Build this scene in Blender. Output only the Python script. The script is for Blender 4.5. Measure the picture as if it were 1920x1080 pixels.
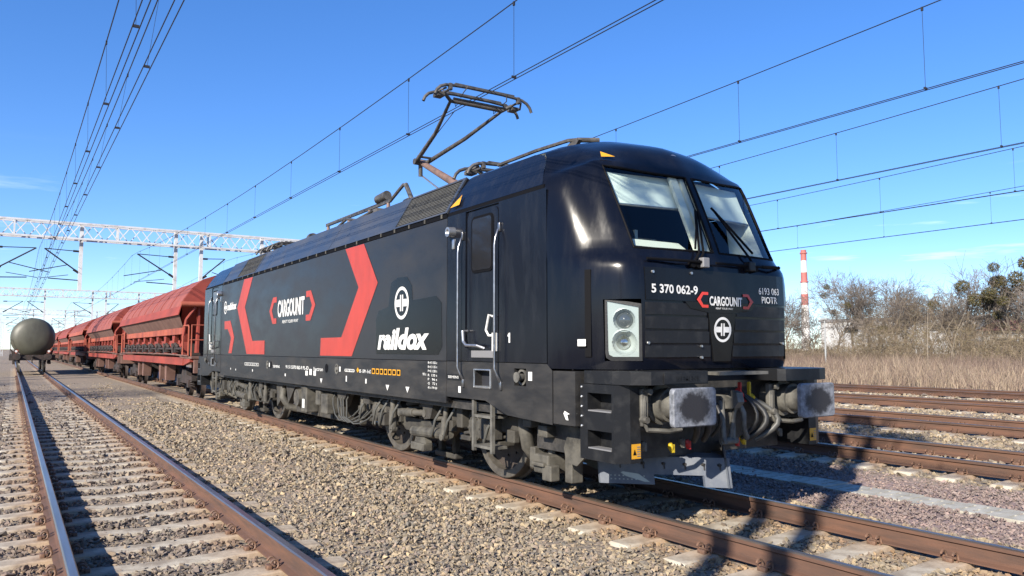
import bpy, bmesh, math, random
import numpy as np
from mathutils import Vector, Matrix
random.seed(7); rng = np.random.default_rng(11)
for o in list(bpy.data.objects): bpy.data.objects.remove(o)
scene = bpy.context.scene
C = scene.collection
PI = math.pi
# ------------------------------------------------------------------ camera
CAM = Vector((-5.94676, -4.81383, 1.57559)); YAW, PITCH, ROLL, FPX = 0.577965, 0.07921, -0.000386, 1434.58
fw = Vector((math.sin(YAW)*math.cos(PITCH), math.cos(YAW)*math.cos(PITCH), math.sin(PITCH)))
rt = Vector((math.cos(YAW), -math.sin(YAW), 0)); up = rt.cross(fw)
r2 = rt*math.cos(ROLL)+up*math.sin(ROLL); u2 = up*math.cos(ROLL)-rt*math.sin(ROLL)
cd = bpy.data.cameras.new('camera'); cam = bpy.data.objects.new('camera', cd); C.objects.link(cam)
M3 = Matrix((r2, u2, -fw)).transposed()
cam.matrix_world = Matrix.Translation(CAM) @ M3.to_4x4()
cd.sensor_width = 36; cd.lens = 36*FPX/1920; cd.clip_end = 9000; cd.clip_start = .05
scene.camera = cam
# ------------------------------------------------------------------ sky and sun
SUN_AZ = math.radians(180+62.5); SUN_EL = math.radians(28)
sdir = Vector((math.sin(SUN_AZ)*math.cos(SUN_EL), math.cos(SUN_AZ)*math.cos(SUN_EL), math.sin(SUN_EL)))   # towards the sun
w = bpy.data.worlds.new('World'); scene.world = w; w.use_nodes = True
nt = w.node_tree; nd = nt.nodes; lk = nt.links
for n in list(nd): nd.remove(n)
out = nd.new('ShaderNodeOutputWorld'); bg = nd.new('ShaderNodeBackground'); sky = nd.new('ShaderNodeTexSky')
sky.sky_type = 'NISHITA'; sky.sun_disc = False; sky.sun_elevation = SUN_EL; sky.sun_rotation = SUN_AZ
sky.altitude = 100; sky.air_density = .75; sky.dust_density = .15; sky.ozone_density = 4
tc = nd.new('ShaderNodeTexCoord'); sep = nd.new('ShaderNodeSeparateXYZ'); lk.new(tc.outputs['Generated'], sep.inputs[0])
mp = nd.new('ShaderNodeMapping'); mp.inputs['Scale'].default_value = (2.2, 2.2, 22); mp.inputs['Location'].default_value = (7.1, 2.2, 3.3); lk.new(tc.outputs['Generated'], mp.inputs[0])
nz = nd.new('ShaderNodeTexNoise'); nz.inputs['Scale'].default_value = 2.0; nz.inputs['Detail'].default_value = 7; nz.inputs['Roughness'].default_value = .55; lk.new(mp.outputs[0], nz.inputs['Vector'])
cr = nd.new('ShaderNodeMapRange'); cr.inputs['From Min'].default_value = .62; cr.inputs['From Max'].default_value = 1.0; lk.new(nz.outputs['Fac'], cr.inputs['Value'])
m1 = nd.new('ShaderNodeMapRange'); m1.interpolation_type = 'SMOOTHSTEP'; m1.inputs['From Min'].default_value = .24; m1.inputs['From Max'].default_value = .10; lk.new(sep.outputs['Z'], m1.inputs['Value'])
ml = nd.new('ShaderNodeMath'); ml.operation = 'MULTIPLY'; lk.new(cr.outputs[0], ml.inputs[0]); lk.new(m1.outputs[0], ml.inputs[1])
mx = nd.new('ShaderNodeMix'); mx.data_type = 'RGBA'; lk.new(ml.outputs[0], mx.inputs['Factor'])
vm = nd.new('ShaderNodeVectorMath'); vm.operation = 'SCALE'; vm.inputs['Scale'].default_value = 1/6; lk.new(sky.outputs[0], vm.inputs[0])
gm = nd.new('ShaderNodeGamma'); gm.inputs['Gamma'].default_value = .78; lk.new(vm.outputs[0], gm.inputs['Color'])
vm2 = nd.new('ShaderNodeVectorMath'); vm2.operation = 'SCALE'; vm2.inputs['Scale'].default_value = 6.0; lk.new(gm.outputs[0], vm2.inputs[0])
hs = nd.new('ShaderNodeHueSaturation'); hs.inputs['Saturation'].default_value = 1.34; hs.inputs['Hue'].default_value = .512; lk.new(vm2.outputs[0], hs.inputs['Color'])
lk.new(hs.outputs[0], mx.inputs['A']); mx.inputs['B'].default_value = (9.5, 9.8, 10.2, 1)
lk.new(mx.outputs['Result'], bg.inputs['Color']); bg.inputs['Strength'].default_value = .108; lk.new(bg.outputs[0], out.inputs[0])
sd = bpy.data.lights.new('sun', 'SUN'); sd.energy = 5.0; sd.angle = math.radians(.45); sd.color = (1, .915, .79)
so = bpy.data.objects.new('sun', sd); C.objects.link(so); so.rotation_euler = sdir.to_track_quat('Z', 'Y').to_euler(); so.location = (-30, -20, 30)
vs = scene.view_settings; vs.view_transform = 'Standard'; vs.look = 'None'; vs.exposure = 1.02; vs.gamma = 1; vs.use_curve_mapping = False
scene.render.engine = 'CYCLES'
scene.cycles.max_bounces = 6; scene.cycles.transparent_max_bounces = 8
# ------------------------------------------------------------------ materials
MT = {}
def mat(name, col, rough=.6, metal=0, col2=None, scale=6, stretch=(1,1,1), bump=0, bscale=40, coat=0, amt=.5, lo=.4, hi=.65, rough2=None, island=None, spec=None, detail=5):
    m = bpy.data.materials.new(name); m.use_nodes = True; t = m.node_tree; b = t.nodes['Principled BSDF']
    b.inputs['Base Color'].default_value = (*col, 1); b.inputs['Roughness'].default_value = rough; b.inputs['Metallic'].default_value = metal
    if coat: b.inputs['Coat Weight'].default_value = coat; b.inputs['Coat Roughness'].default_value = .06
    if spec is not None: b.inputs['Specular IOR Level'].default_value = spec
    co = t.nodes.new('ShaderNodeTexCoord'); src = None
    if col2 is not None or rough2 is not None:
        mpn = t.nodes.new('ShaderNodeMapping'); mpn.inputs['Scale'].default_value = stretch; t.links.new(co.outputs['Object'], mpn.inputs[0])
        n = t.nodes.new('ShaderNodeTexNoise'); n.inputs['Scale'].default_value = scale; n.inputs['Detail'].default_value = detail; n.inputs['Roughness'].default_value = .62
        t.links.new(mpn.outputs[0], n.inputs['Vector'])
        r = t.nodes.new('ShaderNodeMapRange'); r.inputs['From Min'].default_value = lo; r.inputs['From Max'].default_value = hi; r.inputs['To Max'].default_value = amt*2
        t.links.new(n.outputs['Fac'], r.inputs['Value'])
        if col2 is not None:
            x = t.nodes.new('ShaderNodeMix'); x.data_type = 'RGBA'; x.inputs['A'].default_value = (*col, 1); x.inputs['B'].default_value = (*col2, 1)
            t.links.new(r.outputs[0], x.inputs['Factor']); src = x.outputs['Result']
        if rough2 is not None:
            y = t.nodes.new('ShaderNodeMix'); y.inputs['A'].default_value = rough; y.inputs['B'].default_value = rough2
            t.links.new(r.outputs[0], y.inputs['Factor']); t.links.new(y.outputs['Result'], b.inputs['Roughness'])
    if island:
        g = t.nodes.new('ShaderNodeNewGeometry'); rp = t.nodes.new('ShaderNodeValToRGB'); rp.color_ramp.interpolation = 'LINEAR'
        e = rp.color_ramp.elements
        e[0].position = 0; e[0].color = (*island[0], 1); e[1].position = 1; e[1].color = (*island[-1], 1)
        for i, c in enumerate(island[1:-1]): q = e.new((i+1)/(len(island)-1)); q.color = (*c, 1)
        t.links.new(g.outputs['Random Per Island'], rp.inputs[0])
        if src is not None:
            x2 = t.nodes.new('ShaderNodeMix'); x2.data_type = 'RGBA'; x2.blend_type = 'MULTIPLY'; x2.inputs['Factor'].default_value = 1
            t.links.new(rp.outputs[0], x2.inputs['A']); t.links.new(src, x2.inputs['B']); src = x2.outputs['Result']
        else: src = rp.outputs[0]
    if src is not None: t.links.new(src, b.inputs['Base Color'])
    if bump:
        n2 = t.nodes.new('ShaderNodeTexNoise'); n2.inputs['Scale'].default_value = bscale; n2.inputs['Detail'].default_value = 4; t.links.new(co.outputs['Object'], n2.inputs['Vector'])
        bp = t.nodes.new('ShaderNodeBump'); bp.inputs['Strength'].default_value = bump; bp.inputs['Distance'].default_value = .02
        t.links.new(n2.outputs['Fac'], bp.inputs['Height']); t.links.new(bp.outputs[0], b.inputs['Normal'])
    MT[name] = m; return m
mat('cab_paint', (.0055,.0065,.0105), .20, col2=(.020,.021,.024), scale=3, stretch=(2,2,.5), spec=.26, amt=.3, lo=.48, hi=.8, rough2=.42, bump=.006, bscale=3)
mat('cab_front_paint', (.0035,.0045,.0085), .15, col2=(.013,.0135,.016), scale=4, stretch=(2,2,.4), spec=.24, amt=.3, lo=.48, hi=.85, rough2=.30)
mat('sill_paint', (.0145,.0145,.0155), .42, spec=.35, col2=(.046,.043,.039), scale=2.2, stretch=(1,.8,2.5), amt=.45, lo=.38, hi=.75, rough2=.65)
mat('side_paint', (.0115,.012,.0145), .32, spec=.4, col2=(.033,.032,.032), scale=1.6, stretch=(1,.6,1.4), amt=.4, lo=.35, hi=.75, rough2=.55, bump=.02, bscale=2)
mat('gloss_patch', (.0045,.0045,.005), .25, col2=(.014,.014,.014), scale=3, amt=.2, lo=.5, hi=.8, spec=.28)
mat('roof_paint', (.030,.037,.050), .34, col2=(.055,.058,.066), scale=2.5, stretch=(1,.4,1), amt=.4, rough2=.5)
mat('grille_metal', (.13,.13,.122), .6, col2=(.09,.09,.085), scale=8)
mat('handrail_steel', (.30,.31,.33), .28, metal=.9, col2=(.18,.18,.18), scale=10)
mat('seal_rubber', (.004,.004,.005), .7, spec=.1)
mat('plastic_black', (.009,.0095,.011), .45, spec=.3, col2=(.035,.035,.035), scale=7, amt=.35, lo=.5, hi=.8, bump=.05, bscale=60)
mat('livery_red', (.36,.046,.034), .45, spec=.3, col2=(.28,.040,.031), scale=4, stretch=(1,1,.4), amt=.4)
mat('livery_red_front', (.55,.040,.025), .35)
mat('white_print', (.62,.62,.60), .5, col2=(.48,.48,.46), scale=12, amt=.3)
mat('grey_print', (.16,.16,.165), .5)
mat('yellow_print', (.56,.27,.012), .5)
mat('stainless', (.50,.51,.52), .32, metal=.85, col2=(.3,.3,.3), scale=10, amt=.3)
mat('dusty_steel', (.052,.048,.040), .75, col2=(.024,.022,.02), scale=5, amt=.5, bump=.15, bscale=50)
mat('dusty_light', (.088,.082,.068), .7, col2=(.032,.03,.026), scale=6, amt=.5, bump=.1, bscale=50)
mat('dark_steel', (.022,.021,.020), .6, col2=(.06,.055,.05), scale=8, amt=.4, bump=.1)
mat('wheel_tread', (.11,.10,.085), .5, metal=.3, col2=(.06,.053,.046), scale=6)
mat('wheel_disc', (.055,.042,.034), .75, col2=(.028,.022,.02), scale=7, bump=.1)
mat('buffer_face', (.20,.21,.235), .6, col2=(.085,.092,.105), scale=18, amt=.5, bump=.12, bscale=60)
mat('grease', (.016,.015,.018), .5, col2=(.035,.035,.038), scale=20)
mat('buffer_grey', (.125,.12,.105), .6, col2=(.05,.048,.043), scale=6, bump=.08)
mat('plough_paint', (.065,.078,.105), .5, col2=(.13,.14,.155), scale=5, amt=.35)
mat('cab_cream', (.72,.70,.62), .6)
mat('blind_cloth', (.75,.78,.74), .8, col2=(.66,.69,.66), scale=3)
mat('cab_dark', (.012,.013,.018), .7)
mat('lamp_white', (.27,.31,.30), .25, col2=(.22,.255,.25), scale=4, amt=.2)
mat('chrome', (.6,.6,.58), .12, metal=1)
mat('lens_dark', (.03,.035,.04), .08, coat=1)
mat('panto_steel', (.055,.052,.048), .5, metal=.3, col2=(.12,.11,.10), scale=9)
mat('panto_brown', (.16,.10,.08), .6, col2=(.09,.06,.05), scale=8)
mat('insulator', (.22,.06,.04), .3, coat=.4)
mat('red_plastic', (.38,.015,.02), .45); mat('yellow_plastic', (.45,.32,.015), .45); mat('hose_rubber', (.02,.02,.02), .5); mat('hose_grey', (.06,.06,.055), .5)
mat('rail_rust', (.125,.062,.038), .75, col2=(.058,.036,.027), scale=4, stretch=(1,.35,3), amt=.5, lo=.35, hi=.7, bump=.1, bscale=80)
mat('rail_top', (.26,.25,.26), .28, metal=.8, col2=(.16,.12,.095), scale=2, stretch=(6,.3,1), amt=.35)
mat('rail_top_brown', (.15,.125,.105), .36, metal=.6, col2=(.09,.065,.05), scale=3, stretch=(6,.3,1))
mat('clip_rust', (.16,.085,.05), .65, col2=(.08,.05,.035), scale=30, bump=.1)
mat('concrete', (.42,.375,.295), .85, col2=(.24,.20,.15), scale=5, amt=.5, bump=.15, bscale=45)
mat('concrete_white', (.40,.385,.33), .85, col2=(.28,.265,.22), scale=4, bump=.12, bscale=50)
W1 = (.23,.205,.175)
mat('stone_mixed', (.78,.78,.76), .9, col2=(1.12,1.08,1.0), scale=14, amt=.5, island=[(.38,.295,.185),(.16,.148,.128),(.26,.20,.165),(.33,.265,.18),(.11,.10,.09),(.40,.32,.21),(.20,.168,.14),(.17,.155,.135),(.30,.23,.155),(.22,.20,.17)])
mat('stone_grey', (.72,.72,.72), .9, col2=(1.0,.97,.92), scale=14, amt=.5, island=[(.20,.168,.14),(.145,.122,.108),(.30,.245,.18),(.185,.148,.13),(.25,.205,.155),(.11,.10,.09),(.24,.185,.15)])
mat('stone_tan', (.60,.60,.60), .9, col2=(.85,.83,.8), scale=14, amt=.5, island=[(.40,.31,.19),(.30,.25,.175),(.24,.21,.17),(.45,.36,.23),(.20,.165,.14),(.33,.25,.17)])
mat('stone_pink', (.68,.70,.70), .9, col2=(.95,.93,.92), scale=14, amt=.5, island=[(.26,.19,.175),(.20,.155,.145),(.33,.245,.215),(.17,.135,.125),(.29,.23,.20),(.24,.17,.155)])
mat('wagon_red', (.275,.052,.037), .65, spec=.25, col2=(.15,.036,.028), scale=1.1, stretch=(1,.5,1.6), amt=.5, lo=.35, hi=.7, bump=.03, bscale=8)
mat('wagon_red_faded', (.26,.075,.058), .7, spec=.3, col2=(.17,.05,.04), scale=1.4, stretch=(1,1.8,.4), amt=.5, lo=.35, hi=.7)
mat('wagon_orange', (.34,.088,.052), .65, spec=.3, col2=(.21,.055,.037), scale=1.2, stretch=(1,1,.5), amt=.5)
mat('wagon_dust', (.155,.085,.066), .8, col2=(.095,.047,.036), scale=2, amt=.5)
mat('wagon_dark', (.018,.015,.014), .75, col2=(.05,.03,.025), scale=5, amt=.4, bump=.1)
mat('tank_green', (.078,.078,.058), .5, col2=(.045,.043,.032), scale=1.3, stretch=(1,1,.6), amt=.5, lo=.35, hi=.7)
mat('mast_white', (.52,.53,.54), .55, col2=(.30,.26,.22), scale=2.2, amt=.4, lo=.48, hi=.75)
mat('wire', (.025,.024,.026), .5, metal=.3)
mat('bark', (.12,.10,.08), .9, col2=(.20,.17,.135), scale=2, bump=.1)
mat('twig', (.13,.098,.075), .9, island=[(.10,.083,.068),(.15,.125,.10),(.12,.098,.082),(.085,.068,.057)])
mat('bush_twig', (.2,.15,.1), .9, island=[(.125,.09,.062),(.18,.137,.09),(.095,.072,.05),(.145,.12,.06),(.20,.158,.108),(.11,.083,.065)])
mat('dry_grass', (.4,.3,.2), .9, island=[(.20,.15,.11),(.28,.22,.155),(.145,.10,.08),(.22,.165,.12),(.115,.08,.065),(.31,.25,.175)])
mat('sapling_bark', (.21,.175,.13), .9, col2=(.12,.10,.075), scale=3)
mat('weeds', (.2,.14,.1), .9, island=[(.115,.078,.062),(.15,.105,.085),(.09,.062,.052),(.175,.13,.10)])
mat('mistletoe', (.08,.08,.02), .7, island=[(.035,.036,.013),(.07,.062,.02),(.10,.078,.022),(.028,.03,.012)])
mat('factory_white', (.40,.40,.39), .7, col2=(.33,.33,.325), scale=.08)
mat('factory_red', (.22,.085,.07), .7)
mat('chimney_red', (.36,.11,.10), .7, col2=(.30,.09,.08), scale=.15); mat('chimney_white', (.55,.55,.54), .7, col2=(.58,.57,.55), scale=.15)
mat('pole_grey', (.27,.28,.28), .6)
def rust_stain(name, centres):      # brown brake dust and rust lying near the rails
    t = MT[name].node_tree; N = t.nodes; L = t.links; b = N['Principled BSDF']; src = b.inputs['Base Color'].links[0].from_socket
    co = N.new('ShaderNodeTexCoord'); sp = N.new('ShaderNodeSeparateXYZ'); L.new(co.outputs['Object'], sp.inputs[0]); prev = None
    for c in centres:
        a = N.new('ShaderNodeMath'); a.operation = 'SUBTRACT'; L.new(sp.outputs['X'], a.inputs[0]); a.inputs[1].default_value = c
        d = N.new('ShaderNodeMath'); d.operation = 'ABSOLUTE'; L.new(a.outputs[0], d.inputs[0])
        if prev is not None:
            m = N.new('ShaderNodeMath'); m.operation = 'MINIMUM'; L.new(prev, m.inputs[0]); L.new(d.outputs[0], m.inputs[1]); prev = m.outputs[0]
        else: prev = d.outputs[0]
    nz = N.new('ShaderNodeTexNoise'); nz.inputs['Scale'].default_value = 1.7; nz.inputs['Detail'].default_value = 6; L.new(co.outputs['Object'], nz.inputs['Vector'])
    ad = N.new('ShaderNodeMath'); ad.operation = 'MULTIPLY_ADD'; L.new(nz.outputs['Fac'], ad.inputs[0]); ad.inputs[1].default_value = .7; L.new(prev, ad.inputs[2])
    r = N.new('ShaderNodeMapRange'); r.inputs['From Min'].default_value = .85; r.inputs['From Max'].default_value = .38; r.inputs['To Max'].default_value = .75; L.new(ad.outputs[0], r.inputs['Value'])
    x = N.new('ShaderNodeMix'); x.data_type = 'RGBA'; x.blend_type = 'MULTIPLY'; L.new(r.outputs[0], x.inputs['Factor']); L.new(src, x.inputs['A']); x.inputs['B'].default_value = (.86,.62,.45,1); L.new(x.outputs['Result'], b.inputs['Base Color'])
for nm in ('stone_tan','stone_grey','concrete'): rust_stain(nm, (-.753,.753,-5.513,-4.007) if nm != 'concrete' else (-.753,.753))
# glass: part clear, part mirror, the same for every ray
def glass(name, tint, ior=1.5, rough=.0):
    m = bpy.data.materials.new(name); m.use_nodes = True; t = m.node_tree; t.nodes.remove(t.nodes['Principled BSDF']); o = t.nodes['Material Output']
    tr = t.nodes.new('ShaderNodeBsdfTransparent'); tr.inputs[0].default_value = (*tint, 1); gl = t.nodes.new('ShaderNodeBsdfGlossy'); gl.inputs['Roughness'].default_value = rough
    lw = t.nodes.new('ShaderNodeLayerWeight'); pw = t.nodes.new('ShaderNodeMath'); pw.operation = 'POWER'; pw.inputs[1].default_value = 4; t.links.new(lw.outputs['Facing'], pw.inputs[0]); fr = t.nodes.new('ShaderNodeMath'); fr.operation = 'MULTIPLY_ADD'; fr.inputs[1].default_value = .8; fr.inputs[2].default_value = .05; t.links.new(pw.outputs[0], fr.inputs[0]); x = t.nodes.new('ShaderNodeMixShader')
    t.links.new(fr.outputs[0], x.inputs[0]); t.links.new(tr.outputs[0], x.inputs[1]); t.links.new(gl.outputs[0], x.inputs[2]); t.links.new(x.outputs[0], o.inputs[0]); MT[name] = m
def buffer_material():
    m = bpy.data.materials['buffer_face']; t = m.node_tree; N = t.nodes; L = t.links; b = N['Principled BSDF']; src = b.inputs['Base Color'].links[0].from_socket
    co = N.new('ShaderNodeTexCoord'); sp = N.new('ShaderNodeSeparateXYZ'); L.new(co.outputs['Object'], sp.inputs[0])
    def M(op, a, b_=None, c=None):
        n = N.new('ShaderNodeMath'); n.operation = op
        for i, q in enumerate((a, b_, c)):
            if q is None: continue
            if isinstance(q, (int,float)): n.inputs[i].default_value = q
            else: L.new(q, n.inputs[i])
        return n.outputs[0]
    dx = M('DIVIDE', M('SUBTRACT', M('ABSOLUTE', sp.outputs['X']), .875), .205); dz = M('DIVIDE', M('SUBTRACT', sp.outputs['Z'], 1.06), .138)
    rr = M('SQRT', M('ADD', M('MULTIPLY', dx, dx), M('MULTIPLY', dz, dz)))
    n1 = N.new('ShaderNodeTexNoise'); n1.inputs['Scale'].default_value = 11; n1.inputs['Detail'].default_value = 8; n1.inputs['Roughness'].default_value = .7; L.new(co.outputs['Object'], n1.inputs['Vector'])
    f = M('ADD', rr, M('MULTIPLY', M('SUBTRACT', n1.outputs['Fac'], .5), 1.4))
    r = N.new('ShaderNodeMapRange'); r.inputs['From Min'].default_value = 1.15; r.inputs['From Max'].default_value = .80; L.new(f, r.inputs['Value'])
    x = N.new('ShaderNodeMix'); x.data_type = 'RGBA'; L.new(r.outputs[0], x.inputs['Factor']); L.new(src, x.inputs['A']); x.inputs['B'].default_value = (.017,.016,.018,1); L.new(x.outputs['Result'], b.inputs['Base Color'])
buffer_material()
glass('windscreen_glass', (.78,.86,.84), 1.6); glass('lamp_glass', (.95,.97,.97), 1.45)
mat('window_black', (.012,.013,.016), .05, coat=.5)
# ------------------------------------------------------------------ mesh builder
class MB:
    def __init__(s): s.v = []; s.f = []; s.mi = []; s.k = 0
    def add(s, vs, fs):
        n = len(s.v); s.v += [tuple(q) for q in vs]; s.f += [tuple(i+n for i in f) for f in fs]; s.mi += [s.k]*len(fs); return s
    def box(s, c, d, rx=0, ry=0, rz=0):
        R = Matrix.Rotation(rz,3,'Z') @ Matrix.Rotation(ry,3,'Y') @ Matrix.Rotation(rx,3,'X') if (rx or ry or rz) else None
        vs = []
        for z in (-.5,.5):
            for y in (-.5,.5):
                for x in (-.5,.5):
                    q = Vector((x*d[0], y*d[1], z*d[2])); q = R @ q if R else q; vs.append(q+Vector(c))
        return s.add(vs, [(0,2,3,1),(4,5,7,6),(0,1,5,4),(2,6,7,3),(0,4,6,2),(1,3,7,5)])
    def bb(s, x0, x1, y0, y1, z0, z1): return s.box(((x0+x1)/2,(y0+y1)/2,(z0+z1)/2), (abs(x1-x0),abs(y1-y0),abs(z1-z0)))
    def cbox(s, x0, x1, y0, y1, z0, z1, b=.01):     # chamfered box (on all vertical and horizontal edges)
        X=(x0,x1);Y=(y0,y1);Z=(z0,z1); bm = bmesh.new(); bmesh.ops.create_cube(bm, size=1)
        for q in bm.verts: q.co = Vector((X[q.co.x>0], Y[q.co.y>0], Z[q.co.z>0]))
        bmesh.ops.bevel(bm, geom=list(bm.edges), offset=b, segments=2, profile=.5, affect='EDGES'); return s.bm(bm)
    def bm(s, bm):
        bm.verts.index_update(); s.add([q.co for q in bm.verts], [[q.index for q in f.verts] for f in bm.faces]); bm.free(); return s
    def cyl(s, p0, p1, r, n=12, r2=None, cap=True):
        p0 = Vector(p0); p1 = Vector(p1); d = (p1-p0); 
        if d.length < 1e-6: return s
        d.normalize(); a = d.orthogonal().normalized(); b = d.cross(a); r2 = r if r2 is None else r2
        vs = [p0+(a*math.cos(t)+b*math.sin(t))*r for t in [2*PI*i/n for i in range(n)]]+[p1+(a*math.cos(t)+b*math.sin(t))*r2 for t in [2*PI*i/n for i in range(n)]]
        fs = [(i,(i+1)%n,n+(i+1)%n,n+i) for i in range(n)]
        if cap: fs += [tuple(range(n-1,-1,-1)), tuple(range(n,2*n))]
        return s.add(vs, fs)
    def tube(s, pts, r, n=8, rs=None, cap=True):
        P = [Vector(q) for q in pts]; a = None; vs = []; fs = []
        for i, q in enumerate(P):
            d = (P[min(i+1,len(P)-1)]-P[max(i-1,0)]).normalized()
            a = d.orthogonal().normalized() if a is None else (a-d*a.dot(d)).normalized()
            b = d.cross(a); rr = rs[i] if rs else r
            vs += [q+(a*math.cos(2*PI*k/n)+b*math.sin(2*PI*k/n))*rr for k in range(n)]
        for i in range(len(P)-1):
            fs += [(i*n+k, i*n+(k+1)%n, (i+1)*n+(k+1)%n, (i+1)*n+k) for k in range(n)]
        if cap: fs += [tuple(range(n-1,-1,-1)), tuple(range((len(P)-1)*n, len(P)*n))]
        return s.add(vs, fs)
    def lathe(s, prof, o, ax, n=24):       # prof: (along, radius)
        o = Vector(o); ax = Vector(ax).normalized(); a = ax.orthogonal().normalized(); b = ax.cross(a); vs = []; fs = []
        for t, r in prof: vs += [o+ax*t+(a*math.cos(2*PI*k/n)+b*math.sin(2*PI*k/n))*r for k in range(n)]
        for i in range(len(prof)-1): fs += [(i*n+k, i*n+(k+1)%n, (i+1)*n+(k+1)%n, (i+1)*n+k) for k in range(n)]
        return s.add(vs, fs)
    def prism(s, poly, f, t0, t1):          # polygon (a,b) swept from t0 to t1, f(a,b,t) -> point
        n = len(poly); vs = [f(a,b,t0) for a,b in poly]+[f(a,b,t1) for a,b in poly]
        return s.add(vs, [tuple(range(n)), tuple(range(2*n-1,n-1,-1))]+[(i,n+i,n+(i+1)%n,(i+1)%n) for i in range(n)])
    def grid(s, rows, skip=None):
        n = len(rows[0]); vs = [q for r in rows for q in r]
        return s.add(vs, [(i*n+j, i*n+j+1, (i+1)*n+j+1, (i+1)*n+j) for i in range(len(rows)-1) for j in range(n-1) if not (skip and skip(i,j))])
    def coil(s, c, r, h, turns, wr, n=6, seg=10):
        return s.tube([(c[0]+r*math.cos(2*PI*i/seg), c[1]+r*math.sin(2*PI*i/seg), c[2]+h*i/(seg*turns)) for i in range(int(seg*turns)+1)], wr, n)
    def plate(s, a0, a1, b0, b1, holes, f, t):   # flat plate with rectangular holes, thickness t; f(a,b,d)
        A = sorted({a0,a1,*[h[0] for h in holes],*[h[1] for h in holes]}); B = sorted({b0,b1,*[h[2] for h in holes],*[h[3] for h in holes]})
        for i in range(len(A)-1):
            for j in range(len(B)-1):
                ca, cb = (A[i]+A[i+1])/2, (B[j]+B[j+1])/2
                if any(h[0]<ca<h[1] and h[2]<cb<h[3] for h in holes): continue
                s.add([f(A[i],B[j],0),f(A[i+1],B[j],0),f(A[i+1],B[j+1],0),f(A[i],B[j+1],0)], [(0,1,2,3)])
        for h in holes:   # sides and floor of each recess
            c = [(h[0],h[2]),(h[1],h[2]),(h[1],h[3]),(h[0],h[3])]
            s.add([f(x,y,0) for x,y in c]+[f(x,y,t) for x,y in c], [(i,(i+1)%4,4+(i+1)%4,4+i) for i in range(4)]+[(4,5,6,7)])
        return s
    def build(s, name, m, parent=None, smooth=None, loc=None):
        me = bpy.data.meshes.new(name); me.from_pydata(s.v, [], s.f)
        ms = m if isinstance(m, (list,tuple)) else [m]
        for q in ms: me.materials.append(MT[q])
        if len(ms) > 1: me.polygons.foreach_set('material_index', s.mi)
        bm = bmesh.new(); bm.from_mesh(me); bmesh.ops.recalc_face_normals(bm, faces=bm.faces); bm.to_mesh(me); bm.free()
        if smooth is not None:
            me.polygons.foreach_set('use_smooth', [True]*len(me.polygons)); me.set_sharp_from_angle(angle=math.radians(smooth))
        o = bpy.data.objects.new(name, me); C.objects.link(o)
        if parent is not None: adopt(o, parent)
        return o
def adopt(o, p):
    o.parent = p; o.matrix_parent_inverse = WM[p.name].inverted() if p.name in WM else Matrix.Identity(4)
WM = {}
def thing(name, loc, label, cat, group=None, kind=None):
    o = bpy.data.objects.new(name, None); o.location = loc; o.empty_display_size = .3; C.objects.link(o); WM[o.name] = Matrix.Translation(loc)
    return tag(o, label, cat, group, kind)
def tag(o, label=None, cat=None, group=None, kind=None):
    if label: o['label'] = label
    if cat: o['category'] = cat
    if group: o['group'] = group
    if kind: o['kind'] = kind
    return o
def copy_tree(o, parent=None):
    c = o.copy(); C.objects.link(c)
    if parent is not None: c.parent = parent; c.matrix_parent_inverse = o.matrix_parent_inverse.copy()
    for ch in list(o.children): copy_tree(ch, c)
    return c
def put(me, name, parent, loc, rz=0):       # a repeated piece sharing mesh data
    o = bpy.data.objects.new(name, me); o.location = loc; o.rotation_euler.z = rz; C.objects.link(o); adopt(o, parent); return o
def text_mesh(name, txt, m, parent, x0, x1, y0, y1, f, bold=0, shear=0, align=None, ex=.0):
    cu = bpy.data.curves.new(name, 'FONT'); cu.body = txt; cu.size = 1; cu.offset = bold; cu.shear = shear; cu.resolution_u = 3; cu.fill_mode = 'FRONT'
    to = bpy.data.objects.new(name, cu); C.objects.link(to); bpy.context.view_layer.update()
    me = bpy.data.meshes.new_from_object(to.evaluated_get(bpy.context.evaluated_depsgraph_get())); bpy.data.objects.remove(to)
    n = len(me.vertices); co = np.zeros(n*3); me.vertices.foreach_get('co', co); co = co.reshape(-1,3)
    mn = co.min(0); mxx = co.max(0); u = (co[:,0]-mn[0])/(mxx[0]-mn[0]); v = (co[:,1]-mn[1])/(mxx[1]-mn[1])
    P = np.array([f(x0+(x1-x0)*a, y0+(y1-y0)*b) for a,b in zip(u,v)])
    me.vertices.foreach_set('co', P.ravel().astype(np.float32)); me.materials.clear(); me.materials.append(MT[m]); me.update()
    o = bpy.data.objects.new(name, me); C.objects.link(o); adopt(o, parent); return o
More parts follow.
